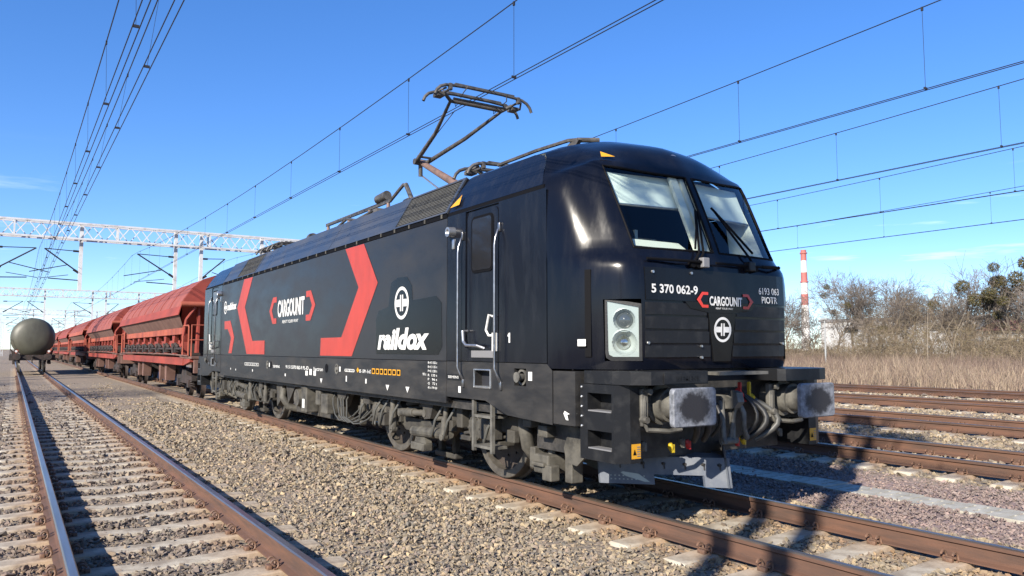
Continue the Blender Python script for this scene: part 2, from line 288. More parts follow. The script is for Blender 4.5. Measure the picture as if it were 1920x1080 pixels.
# ------------------------------------------------------------------ ground
GX = [-3000,-60,-14,-9,-7.2,-2.4,2,3.2,4.0,5.5,10,15,19.7,22,26,60,3000]; GZ = [-.6,-.6,-.45,-.26,-.225,-.22,-.22,-.215,-.135,-.107,-.056,-.006,.044,.07,.10,.15,.15]
def zg(x): return np.interp(x, GX, GZ)
def ground_material():
    m = bpy.data.materials.new('ground'); m.use_nodes = True; t = m.node_tree; N = t.nodes; L = t.links; b = N['Principled BSDF']; b.inputs['Roughness'].default_value = .95
    co = N.new('ShaderNodeTexCoord'); sp = N.new('ShaderNodeSeparateXYZ'); L.new(co.outputs['Object'], sp.inputs[0])
    v = N.new('ShaderNodeTexVoronoi'); v.inputs['Scale'].default_value = 26; L.new(co.outputs['Object'], v.inputs['Vector'])
    s2 = N.new('ShaderNodeSeparateColor'); L.new(v.outputs['Color'], s2.inputs[0])
    def ramp(cols):
        r = N.new('ShaderNodeValToRGB'); e = r.color_ramp.elements; e[0].color = (*cols[0],1); e[1].color = (*cols[-1],1)
        for i, c in enumerate(cols[1:-1]): q = e.new((i+1)/(len(cols)-1)); q.color = (*c,1)
        L.new(s2.outputs[0], r.inputs[0]); return r.outputs[0]
    mixed = ramp([(.31,.235,.15),(.18,.155,.125),(.24,.185,.145),(.115,.10,.085),(.29,.225,.15),(.20,.165,.13)])
    pink = ramp([(.24,.165,.155),(.18,.135,.13),(.29,.205,.185),(.15,.12,.115),(.26,.195,.175)])
    nz = N.new('ShaderNodeTexNoise'); nz.inputs['Scale'].default_value = .35; nz.inputs['Detail'].default_value = 8; L.new(co.outputs['Object'], nz.inputs['Vector'])
    def band(a, b_, c, d):     # 1 between b_ and c along X
        f = N.new('ShaderNodeMath'); f.operation = 'MULTIPLY_ADD'; L.new(nz.outputs['Fac'], f.inputs[0]); f.inputs[1].default_value = .6; L.new(sp.outputs['X'], f.inputs[2])
        q = N.new('ShaderNodeMapRange'); q.inputs['From Min'].default_value = a; q.inputs['From Max'].default_value = b_; L.new(f.outputs[0], q.inputs['Value'])
        r = N.new('ShaderNodeMapRange'); r.inputs['From Min'].default_value = d; r.inputs['From Max'].default_value = c; L.new(f.outputs[0], r.inputs['Value'])
        k = N.new('ShaderNodeMath'); k.operation = 'MULTIPLY'; L.new(q.outputs[0], k.inputs[0]); L.new(r.outputs[0], k.inputs[1]); return k.outputs[0]
    def mixc(fac, A, B):
        x = N.new('ShaderNodeMix'); x.data_type = 'RGBA'; L.new(fac, x.inputs['Factor'])
        if isinstance(A, tuple): x.inputs['A'].default_value = (*A,1)
        else: L.new(A, x.inputs['A'])
        if isinstance(B, tuple): x.inputs['B'].default_value = (*B,1)
        else: L.new(B, x.inputs['B'])
        return x.outputs['Result']
    field = mixc(nz.outputs['Fac'], (.16,.115,.07), (.27,.20,.12))
    c1 = mixc(band(-12,-10.5,21.5,22.5), field, mixed); c2 = mixc(band(1.9,2.3,4.0,4.4), c1, pink)
    L.new(c2, b.inputs['Base Color'])
    bp = N.new('ShaderNodeBump'); bp.inputs['Distance'].default_value = .03; bp.inputs['Strength'].default_value = .5; L.new(v.outputs['Distance'], bp.inputs['Height']); bp.invert = True; L.new(bp.outputs[0], b.inputs['Normal'])
    MT['ground'] = m
ground_material()
ys = [-400,-60,-20,-10,-5,0,5,10,14,18,22,26,30,40,80,160,400,4000]
tag(MB().grid([[(x,y,z+float(np.interp(y,[14,30],[0,.036])) if abs(x) < 22 else z) for x,z in zip(GX,GZ)] for y in ys]).build('ground', 'ground'), 'stony railway yard ground running out into brown fields', 'ground', kind='structure')
# ------------------------------------------------------------------ tracks
RAIL = [(-.075,-.172),(.075,-.172),(.075,-.160),(.03,-.147),(.010,-.135),(.009,-.055),(.020,-.046),(.035,-.040),(.036,-.012),(.026,-.001),(-.026,-.001),(-.036,-.012),(-.035,-.040),(-.020,-.046),(-.009,-.055),(-.010,-.135),(-.03,-.147),(-.075,-.160)]
def rail_obj(x, z, y0, y1, parent, top):
    m = MB(); n = len(RAIL); ysr = [y0]+[y for y in (0,20,60) if y0<y<y1]+[y1]
    for a, b in zip(ysr[:-1], ysr[1:]):
        for i in range(n):
            p, q = RAIL[i], RAIL[(i+1)%n]; m.k = 1 if i in (8,9,10) else 0
            m.add([(x+p[0],a,z+p[1]),(x+q[0],a,z+q[1]),(x+q[0],b,z+q[1]),(x+p[0],b,z+p[1])], [(0,1,2,3)])
    return m.build('rail', ['rail_rust', top], parent)
SX = [-1.3,-1.26,-.95,-.55,-.3,0,.3,.55,.95,1.26,1.3]; SZ = [-.225,-.190,-.180,-.180,-.192,-.198,-.192,-.180,-.180,-.190,-.225]
sl = MB(); rows = []
for dy, dz in ((-.15,-.12),(-.125,-.008),(-.105,0),(.105,0),(.125,-.008),(.15,-.12)): rows.append([(x,dy,z+dz) for x,z in zip(SX,SZ)])
sl.grid(rows); sl.add([r[0] for r in rows], [tuple(range(6))]); sl.add([r[-1] for r in rows], [tuple(range(6))])
so_ = sl.build('sleeper', 'concrete', None); SLEEPER = so_.data; bpy.data.objects.remove(so_)
cl = MB()
for dy in (-.048,.048):
    cl.tube([(-.030+.030*math.cos(t), dy+.012*math.sin(t*.5), .006+.036*math.sin(t)) for t in np.linspace(-1.9,2.9,13)], .0095, 6)
cl.cbox(-.085,-.045,-.04,.04,-.05,.0,.006).box((.02,0,-.022),(.05,.13,.014)); cl.cyl((-.035,-.055,-.005),(-.035,.055,-.005),.010,8)
co_ = cl.build('rail_clip', 'clip_rust', None, smooth=50); CLIP = co_.data; bpy.data.objects.remove(co_)
cl2 = MB().cbox(-.08,.02,-.07,.07,-.05,.02,.01); co_ = cl2.build('rail_clip', 'clip_rust', None); CLIP2 = co_.data; bpy.data.objects.remove(co_)
TR = [(-4.76,0,-4,260,1.51,.703), (0,0,-7,170,.62,.652), (5.5,.1,-9,120,.53,.630), (10.07,.15,-9,120,.42,.63), (14.96,.2,-9,120,.05,.63), (19.7,.25,-9,120,.3,.63)]     # x, height, from, to, one sleeper, spacing
TL = ['railway track with concrete sleepers at the left, leading to the tank wagon', 'rusty railway track under the black locomotive and red wagons', 'rusty railway track just beyond the locomotive and the cable trough', 'second rusty railway track beyond the locomotive, third from the field', 'rusty railway track one short of the dry grass field', 'rusty railway track running along the edge of the dry grass']
for ti, (X, Z, y0, y1, ph, sp0) in enumerate(TR):
    T = thing('railway_track', (X,0,Z-.22), TL[ti], 'track', 'railway tracks of the yard', 'structure')
    for s in (-1,1): rail_obj(X+s*.753, Z, y0, y1, T, 'rail_top' if ti == 0 else 'rail_top_brown')
    near = 78 if ti < 2 else 50; k = 0; y = ph-math.floor((ph-y0)/sp0)*sp0
    far = MB()
    while y < y1:
        jx = rng.normal(0,.012); jy = rng.normal(0,.01)
        if y < near:
            sp_ = put(SLEEPER, 'sleeper', T, (X+jx, y+jy, Z), rng.normal(0,.006))
            lim = 30 if ti < 2 else 14
            if -3.5 < y < lim:
                for s in (-1,1):
                    for q in (-1,1):
                        if q == 1 and y > 9: continue
                        c = bpy.data.objects.new('rail_clip', CLIP); C.objects.link(c); c.parent = sp_; c.location = (s*.753-jx+q*.075, 0, -.145); c.rotation_euler.z = 0 if q < 0 else PI
            elif y < near*.7:
                for s in (-1,1):
                    c = bpy.data.objects.new('rail_clip', CLIP2); C.objects.link(c); c.parent = sp_; c.location = (s*.753-jx-.085, 0, -.15)
        else: far.box((X,y,Z-.24),(2.6,.28,.1))
        y += sp0
    if far.v: tag(far.build('far_sleepers', 'concrete', T), kind='stuff')
# ------------------------------------------------------------------ ballast stones
def stone_variants(k, npt):
    outv = []
    for i in range(k):
        bm = bmesh.new()
        for j in range(npt):
            d = rng.normal(size=3); d /= np.linalg.norm(d); bm.verts.new(d*rng.uniform(.8,1.15))
        r = bmesh.ops.convex_hull(bm, input=bm.verts); bmesh.ops.delete(bm, geom=[e for e in r['geom_interior'] if isinstance(e, bmesh.types.BMVert)], context='VERTS')
        bmesh.ops.triangulate(bm, faces=bm.faces); bmesh.ops.recalc_face_normals(bm, faces=bm.faces); bm.verts.index_update()
        outv.append((np.array([v.co[:] for v in bm.verts]), np.array([[v.index for v in f.verts] for f in bm.faces]))); bm.free()
    return outv
SV = stone_variants(16, 7)
def scatter_mesh(name, P, S, m, label, cat, parent=None):
    n = len(P); var = rng.integers(0, len(SV), n); V = []; F = []; off = 0
    for k, (vv, ff) in enumerate(SV):
        idx = np.where(var == k)[0]; c = len(idx)
        if not c: continue
        a = rng.uniform(0, 2*PI, c); ca, sa = np.cos(a), np.sin(a); t = rng.uniform(-.9,.9,c); ct, st = np.cos(t), np.sin(t)
        sc = S[idx][:,None]*rng.uniform(.65,1.3,(c,3)); sc[:,2] *= .75
        q = vv[None]*sc[:,None,:]; x,y,z = q[...,0],q[...,1],q[...,2]
        y, z = y*ct[:,None]-z*st[:,None], y*st[:,None]+z*ct[:,None]
        x, y = x*ca[:,None]-y*sa[:,None], x*sa[:,None]+y*ca[:,None]
        w_ = np.stack([x,y,z],-1)+P[idx][:,None,:]; V.append(w_.reshape(-1,3))
        F.append((ff[None]+(np.arange(c)*len(vv))[:,None,None]+off).reshape(-1,3)); off += c*len(vv)
    return fast_mesh(name, np.concatenate(V), np.concatenate(F), m, label, cat, parent)
def fast_mesh(name, V, F, m, label=None, cat=None, parent=None, kind='stuff'):
    me = bpy.data.meshes.new(name); k = F.shape[1]; me.vertices.add(len(V)); me.vertices.foreach_set('co', V.astype(np.float32).ravel())
    me.loops.add(F.size); me.loops.foreach_set('vertex_index', F.astype(np.int32).ravel())
    me.polygons.add(len(F)); me.polygons.foreach_set('loop_start', np.arange(0,F.size,k,dtype=np.int32)); me.update(calc_edges=True); me.shade_flat()
    me.materials.append(MT[m]); o = bpy.data.objects.new(name, me); C.objects.link(o)
    if parent is not None: adopt(o, parent)
    tag(o, label, cat, kind=kind); return o
def gravel(x0, x1, y0, y1, dens, size, m, label, d0=6.5, dmax=45):
    n = int((x1-x0)*(y1-y0)*dens); x = rng.uniform(x0,x1,n); y = rng.uniform(y0,y1,n)
    dx = x-CAM.x; dy = y-CAM.y; d = np.hypot(dx,dy); ang = np.arctan2(dx,dy)
    keep = (ang > -.30) & (ang < 1.40) & (d < dmax) & (rng.uniform(size=n) < np.minimum(1,(d0/d)**1.75))
    for X,Z,a,b,ph,sp0 in TR:
        r = np.minimum(np.abs(x-X-.753), np.abs(x-X+.753)); keep &= r > .085
        fy = np.abs((y-ph+sp0/2) % sp0-sp0/2); on = (fy < .10) & (np.abs(x-X) < 1.25+rng.normal(0,.05,n)); keep &= ~(on & (rng.uniform(size=n) < .955))
        keep &= ~((r < .17) & (fy < .17))
    keep &= ~((np.abs(x-3.05) < .27) & (rng.uniform(size=n) < .985))
    x, y, d = x[keep], y[keep], d[keep]; s = size*rng.lognormal(0,.28,len(x))*np.clip((d/d0)**.55,1,1.9)
    bumpy = .022*np.sin(x*1.7+y*.9)*np.sin(y*1.3-x*.6)
    for X,Z,a,b,ph,sp0 in TR: bumpy = np.where(np.abs(x-X) < 1.36, bumpy*.3-.004, bumpy)
    z = zg(x)+.010+bumpy+rng.uniform(-.012,.02,len(x))
    print('STONES', len(x)); scatter_mesh('ballast', np.stack([x,y,z],1), s, m, label, 'ballast')
gravel(-4.0,-1.55,-4,42, 1250, .0188, 'stone_mixed', 'mixed beige and grey ballast stones between the left track and the locomotive')
gravel(-1.55,1.75,-7,22, 820, .0245, 'stone_tan', 'tan ballast stones in and beside the locomotive track', d0=8)
gravel(-10,-4.0,-4,42, 1000, .0225, 'stone_grey', 'grey purple ballast stones in and around the left track')
gravel(1.75,4.15,-6,16, 1100, .016, 'stone_pink', 'fine pinkish gravel beside the pale cable trough', d0=9.5)
gravel(4.15,22,-8,24, 250, .031, 'stone_tan', 'tan ballast stones of the tracks beyond the locomotive', d0=13)
# ------------------------------------------------------------------ cable trough
T = thing('cable_trough', (3.05,0,-.25), 'pale concrete cable trough cover running between two tracks', 'cable trough')
sb = MB(); sb.plate(-.26,.26,-.245,.245,[(-.17,.0-.02,-.15,-.118),(.02,.17,-.15,-.118),(-.17,-.02,.118,.15),(.02,.17,.118,.15),(-.17,-.02,-.02,.012),(.02,.17,-.02,.012)], lambda a,b,d:(a,b,.05-d), .04)
for a,b in (((-.26,-.245),(.26,-.245)),((.26,-.245),(.26,.245)),((.26,.245),(-.26,.245)),((-.26,.245),(-.26,-.245))): sb.add([(a[0],a[1],.05),(b[0],b[1],.05),(b[0],b[1],-.1),(a[0],a[1],-.1)],[(0,1,2,3)])
so_ = sb.build('trough_slab', 'concrete_white'); SLAB = so_.data; bpy.data.objects.remove(so_)
y = -6.0
while y < 26:
    put(SLAB, 'trough_slab', T, (3.05+rng.normal(0,.008)+.004*y, y, -.232+rng.normal(0,.006)+.004*math.sin(y)), rng.normal(0,.012)); y += .505
# ------------------------------------------------------------------ locomotive
LOCO = thing('locomotive', (0,9.49,0), 'black electric locomotive with red chevrons and one raised pantograph', 'locomotive')
LEN = 18.98
def P(mb, name, m, parent=LOCO, smooth=None, label=None):
    o = mb.build(name, m, parent, smooth)
    if label: o['label'] = label
    return o
XS = -1.5
def side(a, b, d=0): return (XS-d, a, b)            # a = along the track, b = height, d = proud of the side
def flatpoly(name, pts, m, parent=LOCO, d=.004):   # flat print on the left side
    return MB().add([side(a,b,d) for a,b in pts], [tuple(range(len(pts)))]).build(name, m, parent)
# --- cab front shell
HALF = [
 [(0,.50,1.38),(.045,.50,1.38),(.5,.505,1.38),(1.0,.53,1.38),(1.25,.77,1.38),(1.42,1.05,1.38),(1.5,1.36,1.38)],
 [(0,.48,1.46),(.045,.48,1.46),(.5,.485,1.46),(1.02,.51,1.46),(1.27,.76,1.46),(1.43,1.05,1.46),(1.5,1.36,1.46)],
 [(0,.46,2.04),(.045,.46,2.04),(.5,.468,2.04),(1.04,.50,2.04),(1.29,.755,2.04),(1.435,1.05,2.04),(1.5,1.36,2.04)],
 [(0,.47,2.34),(.045,.47,2.34),(.5,.48,2.34),(1.04,.515,2.34),(1.29,.77,2.34),(1.435,1.06,2.34),(1.5,1.36,2.34)],
 [(0,.482,2.45),(.045,.482,2.45),(.5,.50,2.45),(1.03,.56,2.45),(1.27,.80,2.45),(1.43,1.07,2.45),(1.5,1.36,2.45)],
 [(0,.51,2.54),(.045,.51,2.54),(.5,.535,2.54),(1.01,.62,2.54),(1.23,.84,2.55),(1.42,1.09,2.55),(1.5,1.37,2.55)],
 [(0,.69,2.98),(.045,.69,2.98),(.5,.72,2.98),(1.02,.83,2.98),(1.21,.985,2.98),(1.40,1.18,2.98),(1.5,1.40,2.98)],
 [(0,.875,3.38),(.045,.875,3.38),(.5,.92,3.385),(1.03,1.05,3.42),(1.18,1.15,3.38),(1.36,1.28,3.31),(1.49,1.44,3.24)],
 [(0,.97,3.53),(.045,.97,3.53),(.5,1.02,3.525),(.99,1.15,3.52),(1.12,1.27,3.48),(1.25,1.40,3.44),(1.42,1.52,3.38)],
 [(0,1.13,3.71),(.045,1.13,3.71),(.5,1.19,3.695),(.93,1.31,3.64),(1.07,1.42,3.60),(1.19,1.53,3.57),(1.33,1.61,3.53)],
 [(0,1.40,3.84),(.045,1.40,3.84),(.5,1.46,3.82),(.87,1.57,3.76),(1.03,1.64,3.71),(1.15,1.70,3.67),(1.25,1.73,3.64)],
 [(0,1.85,3.92),(.045,1.85,3.92),(.5,1.87,3.90),(.86,1.9,3.83),(1.02,1.93,3.77),(1.13,1.95,3.73),(1.21,1.97,3.695)],
 [(0,3.44,3.95),(.045,3.44,3.95),(.5,3.44,3.93),(.86,3.44,3.86),(1.02,3.44,3.80),(1.13,3.44,3.75),(1.21,3.44,3.70)]]
USUB = [1,6,6,5,4,4]; VSUB = [1,4,3,3,3,4,4,3,3,3,2,2]
def cr_(p0,p1,p2,p3,t): return .5*((2*p1)+(-p0+p2)*t+(2*p0-5*p1+4*p2-p3)*t*t+(-p0+3*p1-3*p2+p3)*t**3)
def interp(rows, subs, axis_list):
    outp = []; n = len(rows)
    for i in range(n-1):
        a = rows[max(i-1,0)] if i > 0 else 2*rows[0]-rows[1]; b, c = rows[i], rows[i+1]; d = rows[i+2] if i+2 < n else 2*rows[-1]-rows[-2]
        for k in range(subs[i]): outp.append(cr_(a,b,c,d,k/subs[i]) if subs[i] > 1 else b)
    outp.append(rows[-1]); return outp
H_ = np.array(HALF); fullc = np.concatenate([H_[:,:0:-1]*np.array([-1,1,1]), H_],1)      # left to right, 13 columns
us = USUB[::-1]+USUB
fineu = np.stack(interp([fullc[:,j] for j in range(fullc.shape[1])], us, 0),1)
fine = np.stack(interp([fineu[i] for i in range(fineu.shape[0])], VSUB, 0),0)
ucum = np.concatenate([[0],np.cumsum(us)]); vcum = np.concatenate([[0],np.cumsum(VSUB)])
def cutcell(i, j):
    if vcum[5] <= i < vcum[7] and (ucum[3] <= j < ucum[5] or ucum[7] <= j < ucum[9]): return True
    if vcum[1] <= i < vcum[2] and (ucum[2] <= j < ucum[3] or ucum[9] <= j < ucum[10]): return True
    return False
def ends(fn):     # build a piece for the front cab and its mirror for the rear one
    for rear in (0,1): fn(rear, (lambda q: (q[0], LEN-q[1], q[2])) if rear else (lambda q: tuple(q)))
def shell(rear, f):
    o = P(MB().grid([[f(q) for q in r] for r in fine], cutcell), 'cab_front', 'cab_front_paint', smooth=50)
    for a, b, nm in ((3,5,'windscreen'),(7,9,'windscreen')):
        sub = fine[vcum[5]:vcum[7]+1, ucum[a]:ucum[b]+1]+np.array([0,.008,-.004])
        g = P(MB().grid([[f(q) for q in r] for r in sub]), nm, 'windscreen_glass', smooth=60)
        R_ = list(sub[0])+list(sub[1:,-1])+list(sub[-1,-2::-1])+list(sub[-2:0:-1,0])+[sub[0][0],sub[0][1]]
        P(MB().tube([f(q+np.array([0,-.006,.004])) for q in R_], .012, 6), 'windscreen_seal', 'seal_rubber', g)
    # machine-side edge rings of the roof/side of the cab
    for s in (-1,1):
        m = MB(); pr = [(1.5,1.405),(1.5,3.205),(1.49,3.245),(1.42,3.38),(1.33,3.53),(1.25,3.64),(1.21,3.70)]
        edge = [(1.5,1.36,1.405),(1.5,1.405,3.205),(1.49,1.445,3.245),(1.42,1.525,3.38),(1.33,1.615,3.53),(1.25,1.735,3.64),(1.21,1.975,3.70)]
        m.grid([[f((s*e[0],e[1]+.004,e[2])) for e in edge[2:]],[f((s*p[0],3.44,p[1])) for p in pr[2:]]]); P(m, 'cab_roof_side', 'cab_paint', smooth=40)
        # gutter line below the roof
        P(MB().prism([(1.475,3.20),(1.475,3.243),(1.496,3.240),(1.498,3.20)], lambda a,b,t: f((s*a,t,b)), 1.42, 3.44), 'roof_gutter', 'seal_rubber')
ends(shell)
# cab sides (with the door step opening in the left front one)
def cabside(rear, f):
    for s in (-1,1):
        m = MB(); g = lambda a,b,d: f((s*(1.5-d),a,b))
        m.plate(1.372,3.46,1.432,3.198,[(2.27,3.01,1.585,3.19)], g, .022); P(m, 'cab_side_panel', 'cab_paint')
        lo = MB().plate(1.372,3.46,1.0,1.425,[(2.43,2.79,1.14,1.34),(1.74,1.96,1.19,1.37)], g, .16); lo.add([g(1.28,.835,0),g(2.1,.87,0),g(2.55,1.0,0),g(1.372,1.0,0),g(1.28,1.0,0)],[(0,1,2,3,4)]); lo.add([g(1.28,1.0,0),g(1.372,1.0,0),g(1.372,1.425,0),g(1.28,1.36,0)],[(0,1,2,3)])
        lo.add([g(1.28,.835,0),g(2.1,.87,0),g(2.1,.87,.25),g(1.28,.835,.25)],[(0,1,2,3)]); lo.add([g(2.55,1.0,0),g(2.1,.87,0),g(2.1,.87,.25),g(2.55,1.0,.25)],[(0,1,2,3)]); lo.add([g(2.55,1.0,0),g(3.46,1.0,0),g(3.46,1.0,.25),g(2.55,1.0,.25)],[(0,1,2,3)])
        P(lo, 'cab_sill_panel', 'sill_paint')
        pb = MB()
        for a,b in ((2.43,2.79),): pb.tube([g(a,1.14,-.004),g(b,1.14,-.004),g(b,1.34,-.004),g(a,1.34,-.004),g(a,1.14,-.004)], .012, 6); pb.bb(*sorted((f((s*1.35,0,0))[0],f((s*1.515,0,0))[0])), *sorted((f((0,2.45,0))[1],f((0,2.77,0))[1])), 1.143,1.158)
        P(pb, 'step_frame', 'stainless')
        # door
        poly = []
        for cx_,cz_,a0 in ((2.39,1.70,PI),(2.89,1.70,1.5*PI),(2.89,3.08,0),(2.39,3.08,.5*PI)):
            for k in range(5):
                t = a0+k*PI/8; poly.append((cx_+ .09*math.cos(t), cz_+.09*math.sin(t)))
        d = P(MB().prism(poly, lambda a,b,t: f((s*(1.5-.022+t),a,b)), .002, .012), 'door', 'cab_paint')
        wp = lambda e: [(cx_+e*math.cos(a0+k*PI/8), cz_+e*math.sin(a0+k*PI/8)) for cx_,cz_,a0 in ((2.47,2.52,PI),(2.80,2.52,1.5*PI),(2.80,3.03,0),(2.47,3.03,.5*PI)) for k in range(5)]
        P(MB().prism(wp(.075), lambda a,b,t: f((s*(1.49+t),a,b)), 0, .010), 'window_seal', 'seal_rubber', d); P(MB().prism(wp(.045), lambda a,b,t: f((s*(1.49+t),a,b)), .0, .014), 'door_window', 'window_black', d)
        if s < 0:
            P(MB().tube([f((s*1.52,2.36,1.93)),f((s*1.56,2.38,1.95)),f((s*1.56,2.44,1.78)),f((s*1.56,2.38,1.72)),f((s*1.53,2.33,1.72))], .014, 6).bb(*sorted((s*1.495,s*1.54)),*sorted((f((0,2.29,0))[1],f((0,2.35,0))[1])),1.55,1.75), 'door_handle', 'white_print', d)
            P(MB().tube([f((s*1.50,2.95,1.78)),f((s*1.57,2.95,1.78)),f((s*1.57,2.93,1.66)),f((s*1.57,2.86,1.615)),f((s*1.57,2.62,1.61)),f((s*1.50,2.57,1.58))], .017, 8), 'grab_bar', 'stainless')
            P(MB().cbox(*sorted((s*1.497,s*1.512)),*sorted((f((0,2.37,0))[1],f((0,2.85,0))[1])),1.475,1.555,.004), 'sill_plate', 'grey_print')
        for y_ in (2.24,3.06):
            h = MB().tube([f((s*1.5,y_,2.90)),f((s*1.53,y_,2.88)),f((s*1.565,y_,2.78)),f((s*1.575,y_,2.70)),f((s*1.575,y_,1.36)),f((s*1.56,y_-.02,1.30)),f((s*1.52,y_-.03,1.22)),f((s*1.5,y_-.03,1.20))], .0145, 8)
            h.cbox(*sorted((s*1.498,s*1.525)),*sorted((f((0,y_-.018,0))[1],f((0,y_+.018,0))[1])),2.86,2.96,.004).cbox(*sorted((s*1.498,s*1.525)),*sorted((f((0,y_-.048,0))[1],f((0,y_-.012,0))[1])),1.13,1.22,.004)
            P(h, 'handrail', 'handrail_steel', smooth=50)
        P(MB().lathe([(0,.0),(0,.035),(.10,.035),(.12,.055),(.13,.055),(.13,0)], f((s*1.42,1.85,1.28)), (s,0,0), 16).lathe([(0,.085),(.02,.085),(.02,.06)], f((s*1.46,1.85,1.28)), (s,0,0), 16), 'filler_cap', 'buffer_grey', smooth=40)
        P(MB().lathe([(0,0),(.05,.0),(.09,.035),(.09,.06),(0,.065)], f((s*1.5,3.30,2.985)), (s,0,0), 14).cbox(*sorted((s*1.498,s*1.51)),*sorted((f((0,3.27,0))[1],f((0,3.33,0))[1])),2.78,2.90,.003), 'marker_lamp', 'stainless', smooth=40)
        # dark bulk behind the panels
    P(MB().prism([(1.40,1.0),(1.40,3.2),(1.15,3.65),(-1.15,3.65),(-1.40,3.2),(-1.40,1.0)], lambda a,b,t: f((a,t,b)), 2.3, 3.5), 'cab_rear_wall', 'cab_dark')
    P(MB().bb(-.97,.97,*sorted((f((0,.62,0))[1],f((0,2.3,0))[1])),1.0,1.62), 'cab_floor', 'cab_dark'); P(MB().bb(-1.25,1.25,*sorted((f((0,1.5,0))[1],f((0,2.3,0))[1])),3.43,3.47), 'cab_ceiling', 'cab_dark')
    P(MB().prism([(.62,2.05),(.66,2.50),(.80,2.56),(1.05,2.50),(1.3,2.30),(1.3,2.05)], lambda a,b,t: f((t,a,b)), -.98, .98), 'control_desk', 'cab_dark')
    P(MB().prism([(.70,2.575),(.82,2.66),(.92,2.66),(.92,2.575)], lambda a,b,t: f((t,a,b)), -.96, -.22), 'desk_hood', 'cab_cream')
    slope = lambda z: .875-(3.38-z)*.44
    for x0,x1,zb in ((-.98,-.10,3.02),(.10,.97,2.97)):
        P(MB().add([f((x0,slope(3.37)+.10+.12*abs(x0),3.37)),f((x1,slope(3.37)+.10+.12*abs(x1),3.37)),f((x1,slope(zb)+.10+.12*abs(x1),zb)),f((x0,slope(zb)+.10+.12*abs(x0),zb)),
                    f((x0,slope(3.37)+.112+.12*abs(x0),3.37)),f((x1,slope(3.37)+.112+.12*abs(x1),3.37)),f((x1,slope(zb)+.112+.12*abs(x1),zb)),f((x0,slope(zb)+.112+.12*abs(x0),zb))],[(0,1,2,3),(7,6,5,4),(0,4,5,1),(3,2,6,7)]), 'roller_blind', 'blind_cloth')
        P(MB().cyl(f((x0,slope(zb)+.106+.12*abs(x0),zb)),f((x1,slope(zb)+.106+.12*abs(x1),zb)),.014,8), 'blind_bar', 'stainless')
    for x0,x1 in ((-.23,-.13),(-.09,-.035),(.035,.07)): P(MB().prism([(slope(3.37)+.05,3.37),(slope(2.56)+.05,2.56),(slope(2.56)+.09,2.56),(slope(3.37)+.09,3.37)], lambda a,b,t: f((t,a,b)), x0, x1), 'pillar_trim', 'cab_cream')
    for s in (-1,1): P(MB().add([f((s*.99,.72,2.57)),f((s*.99,1.10,3.35)),f((s*1.22,1.5,3.35)),f((s*1.30,1.45,2.57)),f((s*.80,1.02,2.57)) if s > 0 else f((s*.97,.80,2.57)),f((s*.93,1.2,3.05)) if s>0 else f((s*.985,1.05,3.2))],[(0,1,2,3),(0,1,5,4)]), 'side_trim', 'cab_cream')
    P(MB().bb(-.85,-.30,*sorted((f((0,1.05,0))[1],f((0,1.2,0))[1])),2.50,2.72).bb(-.70,-.66,*sorted((f((0,.95,0))[1],f((0,1.0,0))[1])),2.6,2.78), 'desk_screen', 'lens_dark')
    P(MB().cbox(-.75,-.25,*sorted((f((0,1.75,0))[1],f((0,1.9,0))[1])),1.9,2.75,.05), 'driver_seat', 'cab_dark')
ends(cabside)
